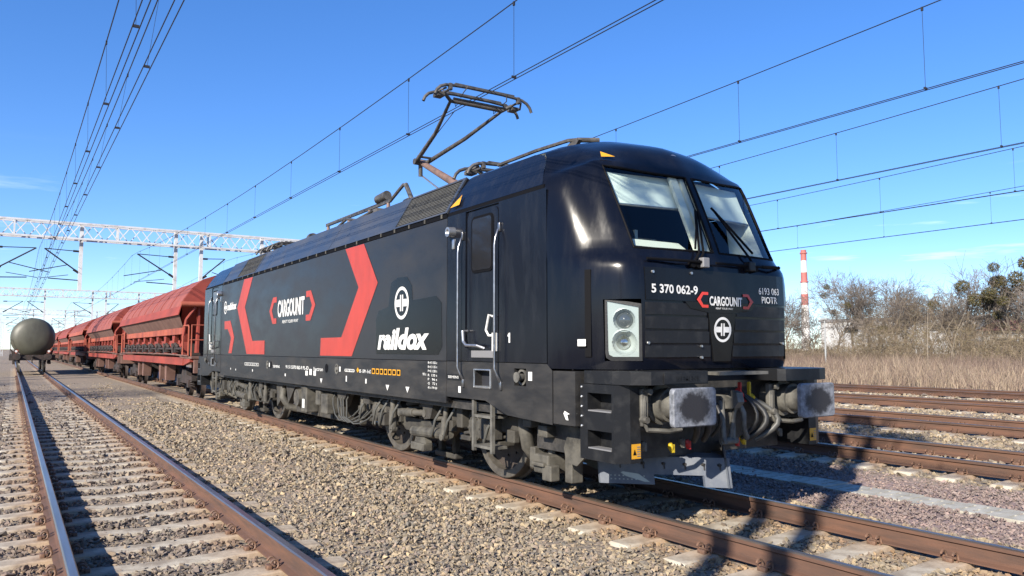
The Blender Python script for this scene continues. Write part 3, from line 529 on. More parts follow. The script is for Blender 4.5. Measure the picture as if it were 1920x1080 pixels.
# --- nose details
_rows = [fine[vcum[k]] for k in (1,2,3)]
def yn(x, z=2.0):
    a = [float(np.interp(x, r[:,0][20:-20], r[:,1][20:-20])) if False else float(np.interp(x, r[:,0], r[:,1])) for r in _rows]; return float(np.interp(z, [1.46,2.04,2.34], a))
def nose(rear, f):
    # number panel
    xs = np.linspace(-1.0,1.0,17)
    def sheet(z0,z1,x0,x1,pr,th=.02,n=9):
        xs = np.linspace(x0,x1,n); return [[f((x,yn(x,z0)-pr,z0)) for x in xs],[f((x,yn(x,z1)-pr,z1)) for x in xs]], [[f((x,yn(x,z0)+th,z0)) for x in xs],[f((x,yn(x,z1)+th,z1)) for x in xs]]
    def slat(z0,z1,x0,x1,pr,nm,m,n=9):
        a,b = sheet(z0,z1,x0,x1,pr,.02,n); q = MB().grid(a); q.grid([b[1],a[1]]); q.grid([a[0],b[0]]); q.grid([[a[0][0],b[0][0]],[a[1][0],b[1][0]]]); q.grid([[a[0][-1],b[0][-1]],[a[1][-1],b[1][-1]]]); return P(q, nm, m)
    pn = slat(2.035,2.345,-1.0,1.0,.014,'nose_panel','gloss_patch',17)
    mm = MB().prism([(-.20,1.928),(.20,1.928),(.12,1.45),(-.12,1.45)], lambda a,b,t: f((a,yn(a,b)-t,b)), -.02, .018); P(mm, 'nose_band', 'gloss_patch')
    mm = MB().grid([[f((x,yn(x,z)-.018,z)) for x in np.linspace(-w_,w_,13)] for z,w_ in ((1.93,.20),(1.965,.44),(2.033,.52))]); P(mm, 'nose_band', 'gloss_patch')
    for s in (-1,1):
        for k,z in enumerate((1.90,1.765,1.63,1.495)): slat(z,z+.112,*sorted((s*(.215-.018*k),s*1.0)),.012-.000*k,'grille_slat','plastic_black')
    P(MB().bb(0,0,0,0,0,0) if False else MB().cyl(f((-.92,yn(.92)-.02,2.30)),f((-.92,yn(.92),2.30)),.014,8).cyl(f((-.42,yn(.42)-.02,2.31)),f((-.42,yn(.42),2.31)),.014,8).cyl(f((-.98,yn(.98)-.02,1.63)),f((-.98,yn(.98),1.63)),.014,8).cyl(f((-.3,yn(.3)-.02,1.60)),f((-.3,yn(.3),1.60)),.012,8).cyl(f((-.3,yn(.3)-.02,1.49)),f((-.3,yn(.3),1.49)),.014,8).cyl(f((.95,yn(.95)-.02,1.63)),f((.95,yn(.95),1.63)),.014,8), 'bolt', 'stainless')
    # groove strip at the nose corner
    for s in (-1,1):
        P(MB().prism([(1.345,.865),(1.375,.92),(1.365,.93),(1.335,.875)], lambda a,b,t: f((s*(a+.012),b-.012,t)), 1.50, 2.33), 'corner_seal', 'seal_rubber')
    # head lamps
    for s in (-1,1):
        c0 = Vector((s*1.03,.505,0)); t_ = Vector((s*.25,.255,0)).normalized(); n_ = Vector((s*.255,-.25,0)).normalized(); Wd = .345
        def L(a, z, d): q = c0+t_*a+n_*d; return f((q.x,q.y,z))
        rr = [(.03,1.50),(.27,1.50),(.31,1.52),(.318,1.56),(.325,2.025),(.03,1.965)]; r0 = [(.0,1.462),(.29,1.462),(.335,1.49),(.343,1.54),(.345,2.055),(.0,1.995)]
        fr = MB(); n = len(rr); fr.add([L(a,z,.004) for a,z in r0]+[L(a,z,.006) for a,z in rr]+[L(a,z,-.03) for a,z in rr], [(i,(i+1)%n,n+(i+1)%n,n+i) for i in range(n)]+[(n+i,n+(i+1)%n,2*n+(i+1)%n,2*n+i) for i in range(n)])
        fr.add([L(-.004,1.45,-.004),L(.35,1.45,-.004),L(.35,2.07,-.004),L(-.004,2.05,-.004)],[]) ; o = P(fr, 'headlight', 'plastic_black')
        # reflector sheet with two bowls
        m = MB(); bowls = [((.165,1.845),.105),((.165,1.635),.118)]; m.k = 0
        for (ca,cz),r in bowls: 
            prof = [(1.07,-.0075),(1.0,-.006),(.93,-.03),(.75,-.075),(.5,-.10),(.0,-.11)]; vs=[]; nn=28
            for q,dp in prof: vs += [L(ca+q*r*math.cos(2*PI*k/nn), cz+q*r*math.sin(2*PI*k/nn), dp) for k in range(nn)]
            m.add(vs, [(i*nn+k,i*nn+(k+1)%nn,(i+1)*nn+(k+1)%nn,(i+1)*nn+k) for i in range(5) for k in range(nn)])
        pts = [(.02,1.49),(.335,1.49),(.335,2.04),(.02,1.97)]
        # sheet: fan of cells outside the circles
        na, nz_ = 42, 66
        for i in range(na):
            for j in range(nz_):
                a0 = .02+(.315)*i/na; a1 = .02+.315*(i+1)/na; z0 = 1.49+.55*j/nz_; z1 = 1.49+.55*(j+1)/nz_; am, zm = (a0+a1)/2,(z0+z1)/2
                if any(math.hypot(am-c[0],zm-c[1]) < r*.97 for c,r in bowls) or zm > 1.965+.19*am: continue
                m.add([L(a0,z0,-.008),L(a1,z0,-.008),L(a1,z1,-.008),L(a0,z1,-.008)],[(0,1,2,3)])
        P(m, 'reflector', 'lamp_white', o, smooth=35)
        P(MB().lathe([(0,.085),(.03,.082),(.055,.06),(.065,0)], L(.165,1.845,-.095), tuple(np.array(L(0,0,1))-np.array(L(0,0,0))), 20), 'lamp_lens', 'lens_dark', o, smooth=60)
        P(MB().lathe([(0,.075),(.02,.07),(.05,.02),(.06,0)], L(.185,1.635,-.10), tuple(np.array(L(0,0,1))-np.array(L(0,0,0))), 18), 'lamp_bulb', 'chrome', o, smooth=30)
        P(MB().add([L(.03,1.50,.0),L(.32,1.50,.0),L(.325,2.025,.0),L(.03,1.965,.0)],[(0,1,2,3)]), 'lamp_cover', 'lamp_glass', o)
    # upper lamp, warning triangles
    P(MB().lathe([(0,0),(0,.07),(-.05,.06),(-.06,0)], f((0,1.06,3.62)), (0,1,.5) if rear else (0,-1,.5) , 14), 'upper_lamp', 'stainless', smooth=40)
    # wipers and camera boxes
    wy = lambda z: .50+(z-2.54)*.43-.035
    for a in (((-.40,.45,2.40),(-.30,.46,2.52),(-.13,wy(2.98),2.98)),((-.33,.45,2.40),(-.24,.46,2.52),(-.10,wy(2.98),2.98)),((.52,.46,2.42),(.45,.47,2.52),(.15,wy(3.02),3.02))):
        o = P(MB().tube([f(q) for q in a], .013, 6).cyl(f((a[0][0],.44,2.40)),f((a[0][0],.52,2.40)),.035,10), 'wiper', 'seal_rubber')
    P(MB().tube([f((-.12,wy(3.0)+.012,3.0)),f((-.22,wy(2.78),2.78)),f((-.33,wy(2.56)+.01,2.56))], .011, 5).tube([f((.14,wy(3.05)+.012,3.05)),f((.33,wy(2.8),2.80)),f((.54,wy(2.57)+.02,2.57))], .013, 5), 'wiper_blade', 'seal_rubber')
    for x in (-.26,.42): P(MB().cbox(*sorted((x-.045,x+.045)),*sorted((f((0,.40,0))[1],f((0,.48,0))[1])),2.37,2.47,.01), 'camera_box', 'grey_print' if x < 0 else 'plastic_black')
    P(MB().tube([f((-.97,.49,2.425)),f((-.6,.44,2.425)),f((-.2,.425,2.425))], .014, 6).tube([f((-.1,.425,2.425)),f((.3,.43,2.425)),f((.62,.45,2.43))], .014, 6).tube([f((.62,.45,2.43)),f((.86,.42,2.43)),f((.98,.52,2.45))], .018, 6), 'grab_rail', 'seal_rubber')
    # ledges over the buffers
    for s in (-1,1):
        poly = [(1.44,.86),(1.44,.46),(1.38,.28),(1.24,.17),(1.10,.14),(.56,.14),(.50,.20),(.50,.55),(1.0,.55),(1.2,.86)]
        P(MB().prism(poly, lambda a,b,t: f((s*a,b,t)), 1.255, 1.372), 'buffer_ledge', 'plastic_black')
        for i in range(16): pass
        # lower corner block with two foot steps
        g = lambda a,b,d: f((s*(1.45-d),a,b))
        cb = MB().plate(.42,.91,.56,1.25,[(.46,.80,1.0,1.17),(.46,.80,.66,.83)], g, .16)
        cb.add([g(.42,.56,0),g(.42,1.25,0),f((s*1.32,.36,1.25)),f((s*1.32,.36,.56))],[(0,1,2,3)]); cb.add([f((s*1.32,.36,1.25)),f((s*1.32,.36,.56)),f((s*1.20,.36,.56)),f((s*1.20,.36,1.25))],[(0,1,2,3)])
        ar = [(s*1.20,.36,1.25)]; 
        cv = [[f((s*(1.20-.30*q),.36+.22*q*q,z)) for q in np.linspace(0,1,6)] for z in (.85,1.05,1.25)]; cb.grid(cv)
        cb.add([g(.42,.56,0),g(.91,.56,0),f((s*1.2,.91,.56)),f((s*1.2,.36,.56)),f((s*1.32,.36,.56))],[(0,1,2,3,4)]); cb.add([g(.91,.56,0),g(.91,1.25,0),f((s*1.2,.91,1.25)),f((s*1.2,.91,.56))],[(0,1,2,3)])
        cb.add([f((s*1.20,.36,.56)),f((s*1.20,.36,.85)),f((s*1.20,.91,.85)),f((s*1.20,.91,.56))],[(0,1,2,3)])
        o = P(cb, 'corner_step', 'plastic_black')
        for z in (.662,1.002): P(MB().bb(*sorted((s*1.33,s*1.452)),*sorted((f((0,.47,0))[1],f((0,.79,0))[1])),z,z+.012), 'tread_plate', 'grey_print', o)
        sb_ = MB()
        for z in (1.22,1.13,1.04,.95,.86): sb_.lathe([(0,0),(.010,.006),(.006,.013),(0,.014)], g(.885,z,0), (s,0,0), 8)
        tag(P(sb_, 'screw', 'stainless', o), kind='stuff')
        P(MB().plate(.925,1.275,.85,1.36,[], lambda a,b,d: f((s*(1.495-d),a,b)), .1).plate(.925,1.275,.85,1.36,[], lambda a,b,d: f((s*(1.2+d),a,b)), .1).add([f((s*1.495,.925,.85)),f((s*1.495,1.275,.85)),f((s*1.2,1.275,.85)),f((s*1.2,.925,.85))],[(0,1,2,3)]).add([f((s*1.495,.925,.85)),f((s*1.495,.925,1.36)),f((s*1.2,.925,1.36)),f((s*1.2,.925,.85))],[(0,1,2,3)]).add([f((s*1.495,.925,1.36)),f((s*1.495,1.275,1.36)),f((s*1.2,1.275,1.36)),f((s*1.2,.925,1.36))],[(0,1,2,3)]), 'skirt_panel', 'sill_paint')
        # buffers
        bx = s*.875; bf = MB().lathe([(.02,.10),(.05,.125),(.30,.125),(.30,.155),(.36,.155),(.36,.145),(.42,.145),(.42,.185),(.46,.185),(.46,.16),(.62,.17)], f((bx,0,1.06)), (0,-1,0) if rear else (0,1,0), 24)
        o = P(bf, 'buffer', 'buffer_grey', smooth=40)
        def rr_(e, y_): return [f((bx+cx_*(.27-.04)+(.04-e)*math.cos(a0+k*PI/8), y_, 1.06+cz_*(.17-.04)+(.04-e)*math.sin(a0+k*PI/8))) for cx_,cz_,a0 in ((1,1,0),(-1,1,PI/2),(-1,-1,PI),(1,-1,1.5*PI)) for k in range(5)]
        bp_ = MB(); R4 = [rr_(.006,.055), rr_(0,.048), rr_(0,.010), rr_(.010,0)]
        for ra,rb_ in zip(R4[:-1],R4[1:]): bp_.add(ra+rb_, [(i,(i+1)%20,20+(i+1)%20,20+i) for i in range(20)])
        bp_.add(R4[0],[tuple(range(20))]); bp_.add(R4[3],[tuple(range(20))]); P(bp_, 'buffer_plate', 'buffer_face', o)
        P(MB().tube([f((bx-.30*1,.36,1.20)),f((bx-.30,.34,1.10)),f((bx-.30,.34,.92)),f((bx-.27,.33,.85)),f((bx-.05,.28,.83)),f((bx+.1,.28,.84))], .022, 6).cbox(bx-.33,bx-.25,*sorted((f((0,.33,0))[1],f((0,.39,0))[1])),.88,1.22,.01).cyl(f((bx-.31,.36,.94)),f((bx-.31,.28,.94)),.03,8).cyl(f((bx-.27,.36,1.19)),f((bx-.27,.28,1.19)),.03,8), 'buffer_bracket', 'buffer_grey', o)
    for nm,x in (('triangle_plate',-1.05),): pass
    # headstock, coupling, hoses
    P(MB().bb(-1.19,1.19,*sorted((f((0,.60,0))[1],f((0,.95,0))[1])),.80,1.25), 'headstock', 'dark_steel')
    P(MB().prism([(-.36,.18),(.34,.18),(.30,.45),(-.32,.45)], lambda a,b,t: f((a,b,t)), 1.325, 1.355), 'drip_tray', 'buffer_grey')
    hk = P(MB().prism([(.60,.98),(.38,.99),(.27,1.0),(.22,1.06),(.24,1.15),(.31,1.17),(.30,1.10),(.36,1.09),(.42,1.12),(.60,1.12)], lambda a,b,t: f((t-.02,a,b)), -.045, .045), 'draw_hook', 'buffer_grey')
    cp = MB().cyl(f((-.11,.42,1.06)),f((.09,.42,1.06)),.042,12)
    for x in (-.09,.05): cp.tube([f((x,.42,1.06)),f((x-.02,.38,.90)),f((x-.03,.36,.72)),f((x-.03,.36,.66))], .030, 8, rs=[.042,.03,.028,.04])
    cp.cyl(f((-.15,.36,.68)),f((.06,.36,.68)),.035,10).cyl(f((-.02,.37,.69)),f((.02,.33,1.0)),.022,8); cp.tube([f((.06,.34,1.08)),f((.07,.27,.95)),f((.08,.28,.80)),f((.14,.30,.70)),f((.17,.32,.72))], .026, 8)
    P(cp, 'screw_coupling', 'buffer_grey', smooth=50); P(MB().lathe([(-.10,.02),(-.07,.075),(.0,.095),(.07,.08),(.10,.02)], f((.06,.42,1.04)), (0,.25,1), 14), 'coupling_weight', 'buffer_grey', smooth=60)
    def hose(nm, pts, r, m): return P(MB().tube([f(q) for q in pts], r, 8), nm, m, smooth=60)
    def arc(x, z0, dep, out_, n=9): return [(x+out_*math.sin(PI*k/(n-1))*1.0, .50-.22*math.sin(PI*k/(n-1)*.9), z0-dep*(k/(n-1))) for k in range(n)]
    hose('brake_hose', arc(.30,1.12,.45,.12), .032, 'hose_rubber'); hose('brake_hose', arc(.42,1.08,.42,.18), .03, 'hose_grey'); hose('brake_hose', arc(-.32,1.10,.40,-.10), .03, 'hose_rubber'); hose('brake_hose', arc(-.45,1.08,.38,-.12), .03, 'hose_rubber'); hose('cable', arc(.22,1.18,.5,.06), .02, 'hose_rubber'); hose('cable', arc(-.20,1.15,.42,-.05), .018, 'hose_rubber')
    for x,m in ((.22,'red_plastic'),(.36,'yellow_plastic')): P(MB().cbox(x-.012,x+.012,*sorted((f((0,.42,0))[1],f((0,.46,0))[1])),1.08,1.24,.008).lathe([(0,.0),(0,.035),(.07,.04),(.10,.02),(.1,0)], f((x+.05,.52,1.08)), (0,1,0) if rear else (0,-1,0), 12), 'brake_cock', m)
    P(MB().cyl(f((.30,.44,1.06)),f((.14,.40,1.16)),.028,8), 'cock_handle', 'red_plastic')
    for x,z,m in ((-.98,.66,'buffer_grey'),(.30,.62,'red_plastic'),(.40,.63,'yellow_plastic'),(-.62,.62,'yellow_plastic'),(.98,.68,'buffer_grey'),(-.40,.64,'red_plastic'),(-.48,.66,'buffer_grey')):
        P(MB().lathe([(0,0),(0,.02),(.03,.032),(.06,.024),(.09,.012),(.09,0)], f((x,.58,z+.05)), f((.25,0,-1)) if not rear else (.25,0,-1), 10).box(f((x+.03,.57,z-.0)),(.022,.022,.08)), 'coupling_head', m, smooth=40)
    P(MB().bb(-1.18,1.18,*sorted((f((0,.75,0))[1],f((0,2.0,0))[1])),.52,.84), 'front_underframe', 'dark_steel')
    # snow plough: one bent V of thick plate with lower skirts
    TIP = (-.02,.42); END = (.90,1.32); bev = .012
    def PP(s, u, z, d=0):       # u along the wing 0..1, leaning forward at the foot
        x = TIP[0]+(END[0]-TIP[0])*u; y = TIP[1]+(END[1]-TIP[1])*u; ln = (.49-z)*.16; n_ = .707*(ln+d)
        return f((s*(x+n_*.0+.707*(-0)) , y-n_*1.2, z))
    pl = MB()
    for s in (-1,1):
        cells = [(0,.20,.215,.50),(.20,.58,.325,.50),(.58,1.0,.225,.50)]+([(0,.34,.49,.63)] if s > 0 else [])
        for u0,u1,z0,z1 in cells:
            pl.add([PP(s,u0,z0),PP(s,u1,z0),PP(s,u1,z1),PP(s,u0,z1),PP(s,u0,z0,-.03),PP(s,u1,z0,-.03),PP(s,u1,z1,-.03),PP(s,u0,z1,-.03)],[(0,1,2,3),(4,5,6,7),(0,1,5,4),(1,2,6,5),(2,3,7,6),(3,0,4,7)])
        pl.add([PP(s,0,.49),PP(s,1,.49),PP(s,1,.53,-.22),PP(s,0,.53,-.22)],[(0,1,2,3)])
    o = P(pl, 'snow_plough', 'plough_paint')
    for s in (-1,1):
        P(MB().add([PP(s,.74,.40,.006),PP(s,.90,.40,.006),PP(s,.92,.37,.006),PP(s,.90,.30,.006),PP(s,.64,.27,.006),PP(s,.62,.30,.006),PP(s,.66,.37,.006)],[tuple(range(7))]), 'plough_sunlit_slot', 'lamp_white', o) if s < 0 and False else None
        dots = MB()
        for k in range(9):
            for j in range(2):
                c_ = Vector(PP(s,.66+.032*k,.27+.035*j,.006)); e_ = Vector(PP(s,.67+.032*k,.27+.035*j,.006))-c_; h_ = Vector((0,0,.006)); e_ = e_.normalized()*.008; dots.add([c_-e_-h_,c_+e_-h_,c_+e_+h_,c_-e_+h_],[(0,1,2,3)])
        tag(P(dots, 'plough_sunlit_hole', 'lamp_white', o), kind='stuff')  # holes drawn as pale dots, the sunlit white put into their colour
        P(MB().add([PP(s,.62,.25,.007),PP(s,.66,.25,.007),PP(s,.80,.30,.007),PP(s,.84,.335,.007),PP(s,.82,.345,.007),PP(s,.70,.325,.007)],[tuple(range(6))]), 'plough_sunlit_slot', 'lamp_white', o) if s < 0 else None  # pale patch painted for the sunlit white of the skirt slot
        b_ = MB()
        for u in (.08,.20,.34,.50,.66,.84):
            q0 = Vector(PP(s,u,.43,.02)); q1 = Vector(PP(s,u,.43,-.02)); b_.cyl(q0,q1,.016,8); b_.cyl(Vector(PP(s,u,.43,.012)),Vector(PP(s,u,.38,.012)),.007,5)
        tag(P(b_, 'plough_bolt', 'dark_steel', o), kind='stuff')
        P(MB().prism([(1.36,.80),(1.10,.80),(1.02,.60),(1.25,.42),(1.42,.44),(1.46,.58)], lambda a,b,t: f((s*t,a,b)), 1.20, 1.23), 'plough_stay', 'dusty_light', o)
        P(MB().cbox(*sorted((s*.50,s*.62)),*sorted((f((0,1.0,0))[1],f((0,1.12,0))[1])),.45,.84,.01), 'plough_bracket', 'dark_steel', o)
ends(nose)
# --- machine room body
P(MB().prism([(1.46,.95),(1.46,3.2),(1.19,3.69),(-1.19,3.69),(-1.46,3.2),(-1.46,.95)], lambda a,b,t: (a,t,b), 3.5, LEN-3.5), 'inner_body', 'cab_dark')
for s in (-1,1):
    m = MB(); m.cbox(*sorted((s*1.46,s*1.5)),3.475,LEN-3.475,1.427,3.185,.004); P(m, 'body_side', 'side_paint')
    m = MB(); m.cbox(*sorted((s*1.46,s*1.5)),3.475,LEN-3.475,.92,1.421,.004); P(m, 'body_sill', 'sill_paint')
    P(MB().prism([(1.45,3.19),(1.502,3.19),(1.506,3.235),(1.45,3.25)], lambda a,b,t: (s*a,t,b), 3.475, LEN-3.475), 'roof_gutter', 'seal_rubber')
    bl = MB(); y_ = 3.6
    while y_ < LEN-3.5: bl.box((s*1.508,y_,3.222),(.014,.028,.05)); y_ += .47
    tag(P(bl, 'gutter_bolt', 'dusty_light'), kind='stuff')
    js = [3.48,5.12,7.75,11.55,12.45,14.15,15.48] if s < 0 else [3.48,4.83,6.53,7.43,11.2,13.86,15.48]
    for i,(a,b) in enumerate(zip(js[:-1],js[1:])):
        gr = (i in (0,4)) if s < 0 else (i in (1,5))
        q = lambda u,v,d: (s*(1.49-.285*u+.87*d), v, 3.25+.485*u+.49*d)
        if gr:
            fr = MB()
            for u0,u1,v0,v1 in ((0,.05,a+.01,b-.01),(.95,1,a+.01,b-.01),(.05,.95,a+.01,a+.07),(.05,.95,b-.07,b-.01)): fr.add([q(u0,v0,.012),q(u1,v0,.012),q(u1,v1,.012),q(u0,v1,.012),q(u0,v0,-.03),q(u1,v0,-.03),q(u1,v1,-.03),q(u0,v1,-.03)],[(0,1,2,3),(4,5,6,7),(0,1,5,4),(1,2,6,5),(2,3,7,6),(3,0,4,7)])
            o = P(fr, 'roof_grille', 'roof_paint')
            sm = MB().add([q(0,a+.075,.004),q(.046,a+.075,-.008),q(.046,b-.075,-.008),q(0,b-.075,.004)],[(0,1,2,3)]).add([q(0,a+.075,.004),q(0.008,a+.075,-.02),q(0.008,b-.075,-.02),q(0,b-.075,.004)],[(0,1,2,3)])
            so_ = sm.build('grille_louvre','grille_metal'); me = so_.data; bpy.data.objects.remove(so_)
            for k in range(17):
                c_ = bpy.data.objects.new('grille_louvre', me); C.objects.link(c_); c_.parent = o; u = .055+k*.0525; c_.location = (s*(-.285*u), 0, .485*u)
        else:
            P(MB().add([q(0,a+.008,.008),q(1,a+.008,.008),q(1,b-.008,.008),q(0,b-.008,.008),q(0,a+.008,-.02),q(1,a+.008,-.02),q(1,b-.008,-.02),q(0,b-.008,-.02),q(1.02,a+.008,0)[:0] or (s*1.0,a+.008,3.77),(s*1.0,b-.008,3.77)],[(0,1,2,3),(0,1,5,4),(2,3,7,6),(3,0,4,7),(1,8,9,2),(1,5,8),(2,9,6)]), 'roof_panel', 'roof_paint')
for s in (-1,1): 
    for yy in (3.468,LEN-3.468): P(MB().prism([(1.49,.95),(1.49,3.24),(1.215,3.715),(1.16,3.69),(1.44,3.2),(1.44,.95)], lambda a,b,t: (s*a,t,b), yy-.012, yy+.012), 'body_joint', 'seal_rubber')
# rounded ends of the sunken roof
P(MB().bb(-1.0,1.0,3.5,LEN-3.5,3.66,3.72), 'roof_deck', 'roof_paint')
# --- livery
LIV = [[(6.91,3.175),(6.14,3.175),(5.59,2.54),(6.57,1.46),(8.03,1.46),(8.01,1.76),(7.03,1.76),(6.33,2.52)],
       [(13.33,3.175),(12.58,3.175),(13.21,2.53),(12.48,1.75),(11.50,1.75),(11.50,1.46),(12.95,1.46),(13.91,2.54)],
       [(15.18,2.26),(14.56,2.26),(14.14,1.85),(14.36,1.47),(14.68,1.47),(14.46,1.84),(14.81,2.06),(15.15,2.06)],
       [(10.69,2.62),(10.95,2.62),(11.20,2.35),(10.95,2.08),(10.69,2.08),(10.69,2.19),(10.88,2.19),(11.02,2.35),(10.88,2.51),(10.69,2.51)],
       [(8.84,2.62),(8.58,2.62),(8.33,2.35),(8.58,2.08),(8.84,2.08),(8.84,2.19),(8.65,2.19),(8.51,2.35),(8.65,2.51),(8.84,2.51)]]
for i,pl_ in enumerate(LIV): flatpoly('chevron', pl_, 'livery_red')
def T_(name, txt, m, ya, yb, z0, z1, **k): return text_mesh(name, txt, m, LOCO, ya, yb, z0, z1, lambda a,b: side(a,b,k.get('d',.005)) , **{q:v for q,v in k.items() if q != 'd'})
T_('lettering', 'CARGOUNIT', 'white_print', 10.60, 8.93, 2.20, 2.54, bold=.03); T_('lettering', 'RENT YOUR WAY', 'white_print', 10.27, 9.27, 2.075, 2.135, bold=.012)
# glossy dark patch under the operator lettering
patch = [(5.62,1.50),(5.64,2.0),(5.55,2.12),(5.2,2.17),(5.12,2.5),(4.9,2.56),(4.6,2.55),(4.45,2.42),(4.42,2.22),(3.75,2.24),(3.60,2.15),(3.58,1.6),(3.68,1.50)]
flatpoly('paint_patch', patch, 'gloss_patch', d=.003)
T_('lettering', 'raildox', 'white_print', 5.56, 3.93, 1.56, 1.86, bold=.045, shear=.22, d=.006)
def badge(cy, cz, rx, rz, f, parent=LOCO):
    rg = MB(); n = 40; k = .80
    rg.add([f(cy+rx*math.cos(2*PI*i/n), cz+rz*math.sin(2*PI*i/n)) for i in range(n)]+[f(cy+k*rx*math.cos(2*PI*i/n), cz+k*rz*math.sin(2*PI*i/n)) for i in range(n)], [(i,(i+1)%n,n+(i+1)%n,n+i) for i in range(n)])
    for s in (-1,1):
        for a,b,c,d in ((.06,.22,-.50,.50),(.22,.84,-.22,.22)): rg.add([f(cy+s*a*rx,cz+c*rz),f(cy+s*b*rx,cz+c*rz),f(cy+s*b*rx,cz+d*rz),f(cy+s*a*rx,cz+d*rz)],[(0,1,2,3)])
    return rg.build('badge', 'white_print', parent)
badge(4.76, 2.20, .225, .225, lambda a,b: side(a,b,.006)); badge(15.12, 2.60, .15, .16, lambda a,b: side(a,b,.004))
T_('lettering', 'raildox', 'white_print', 14.93, 13.98, 2.52, 2.70, bold=.045, shear=.22)
T_('lettering', 'SIEMENS', 'white_print', 10.83, 10.38, 1.20, 1.25, bold=.02); T_('lettering', '91 51 5370 062-9 PL-ID', 'white_print', 9.98, 8.62, 1.20, 1.265, bold=.02); T_('lettering', 'Vectron', 'white_print', 8.37, 7.87, 1.195, 1.26, bold=.01)
T_('lettering', 'BE - GPM - E mZ', 'white_print', 6.24, 5.80, 1.215, 1.265, bold=.02)
for i in range(7): flatpoly('route_mark', [(5.76-i*.145,1.21),(5.65-i*.145,1.21),(5.65-i*.145,1.29),(5.76-i*.145,1.29)], 'yellow_print'); 
for i in range(7): flatpoly('route_mark', [(5.74-i*.145,1.225),(5.67-i*.145,1.225),(5.67-i*.145,1.275),(5.74-i*.145,1.275)], 'seal_rubber', d=.006)
flatpoly('route_mark', [(6.36,1.25),(6.31,1.21),(6.26,1.25),(6.31,1.295)], 'yellow_print')
T_('lettering', 'SIEMENS', 'white_print', 3.40, 3.14, 1.225, 1.255, bold=.01, d=.012); MB().bb(-1.508,-1.498,3.11,3.44,1.205,1.275).build('maker_plate', 'plastic_black', LOCO)
flatpoly('lettering', [(2.035,1.64),(2.065,1.64),(2.065,1.705),(2.085,1.705),(2.085,1.72),(2.06,1.745),(2.035,1.745)], 'white_print')
for i,(t_,) in enumerate((('R+E 155 t',),('R+E 135 t',),('P+E 128 t',),('R  135 t',),('P   96 t',),('G   72 t',),('45 t / 99 kN',))): T_('lettering', t_, 'white_print', 3.95, 3.70, 1.385-i*.052, 1.415-i*.052, bold=.01)
T_('lettering', '90 t', 'white_print', 4.10, 4.0, 1.235, 1.27, bold=.01)
for a,b,z0,z1 in ((13.10,11.9,1.205,1.27),(6.86,6.44,1.215,1.26)):
    fr = MB()
    for u0,u1,v0,v1 in ((a,b,z0,z0+.008),(a,b,z1-.008,z1),(a,a-.02,z0,z1),(b+.02,b,z0,z1)): fr.add([side(u0,v0,.005),side(u1,v0,.005),side(u1,v1,.005),side(u0,v1,.005)],[(0,1,2,3)])
    fr.build('data_frame', 'white_print', LOCO)
T_('lettering', 'LHX. 01.20 5. 92', 'white_print', 13.0, 12.0, 1.218, 1.255, bold=.01); T_('lettering', '14m 98 210', 'white_print', 6.82, 6.48, 1.222, 1.25, bold=.01)
for y_,z_,w_,h_ in ((8.73,1.10,.13,.085),(8.51,1.115,.13,.105),(8.29,1.11,.13,.085),(6.78,1.06,.05,.09),(5.98,1.06,.05,.07),(12.4,1.08,.06,.05),(10.0,1.05,.07,.05),(3.13,1.06,.06,.075),(14.4,1.08,.05,.04),(13.9,1.07,.05,.04),(1.66,1.25,.07,.09)): flatpoly('mark', [(y_+w_/2,z_),(y_-w_/2,z_),(y_-w_/2,z_+h_),(y_+w_/2,z_+h_)], 'white_print')
for y_ in (5.2,4.55,7.95): flatpoly('mark', [(y_+.06,1.07),(y_-.06,1.07),(y_,.99)], 'white_print')
for y_ in (11.0,7.70): P(MB().lathe([(0,.0),(0,.075)], side(y_,1.25,.004), (-1,0,0), 18), 'side_recess', 'seal_rubber')
for y_ in (11.25,7.22): P(MB().lathe([(0,.085),(.004,.085),(.004,.06),(-.03,.05),(.02,.03),(.02,0)], side(y_,1.25,.002), (-1,0,0), 18), 'side_socket', 'buffer_grey', smooth=40); flatpoly('mark', [(y_-.12,1.21),(y_-.18,1.21),(y_-.18,1.29),(y_-.12,1.29)], 'white_print')
flatpoly('warning_triangle', [(3.42,3.30-.02),(3.20,3.30-.02),(3.26,3.42)], 'yellow_print', d=-.06) if False else None
def slopept(y_, u, d=.006): return (-(1.49-.285*u)-.87*d, y_, 3.245+.455*u+.49*d)
MB().add([slopept(3.42,.10,.03),slopept(3.20,.12,.03),slopept(3.26,.42,.04)],[(0,1,2)]).build('warning_triangle', 'yellow_print', LOCO)
MB().add([(-1.005,1.10,3.525),(-.86,1.055,3.535),(-.96,1.17,3.60)],[(0,1,2)]).build('warning_triangle', 'yellow_print', LOCO)
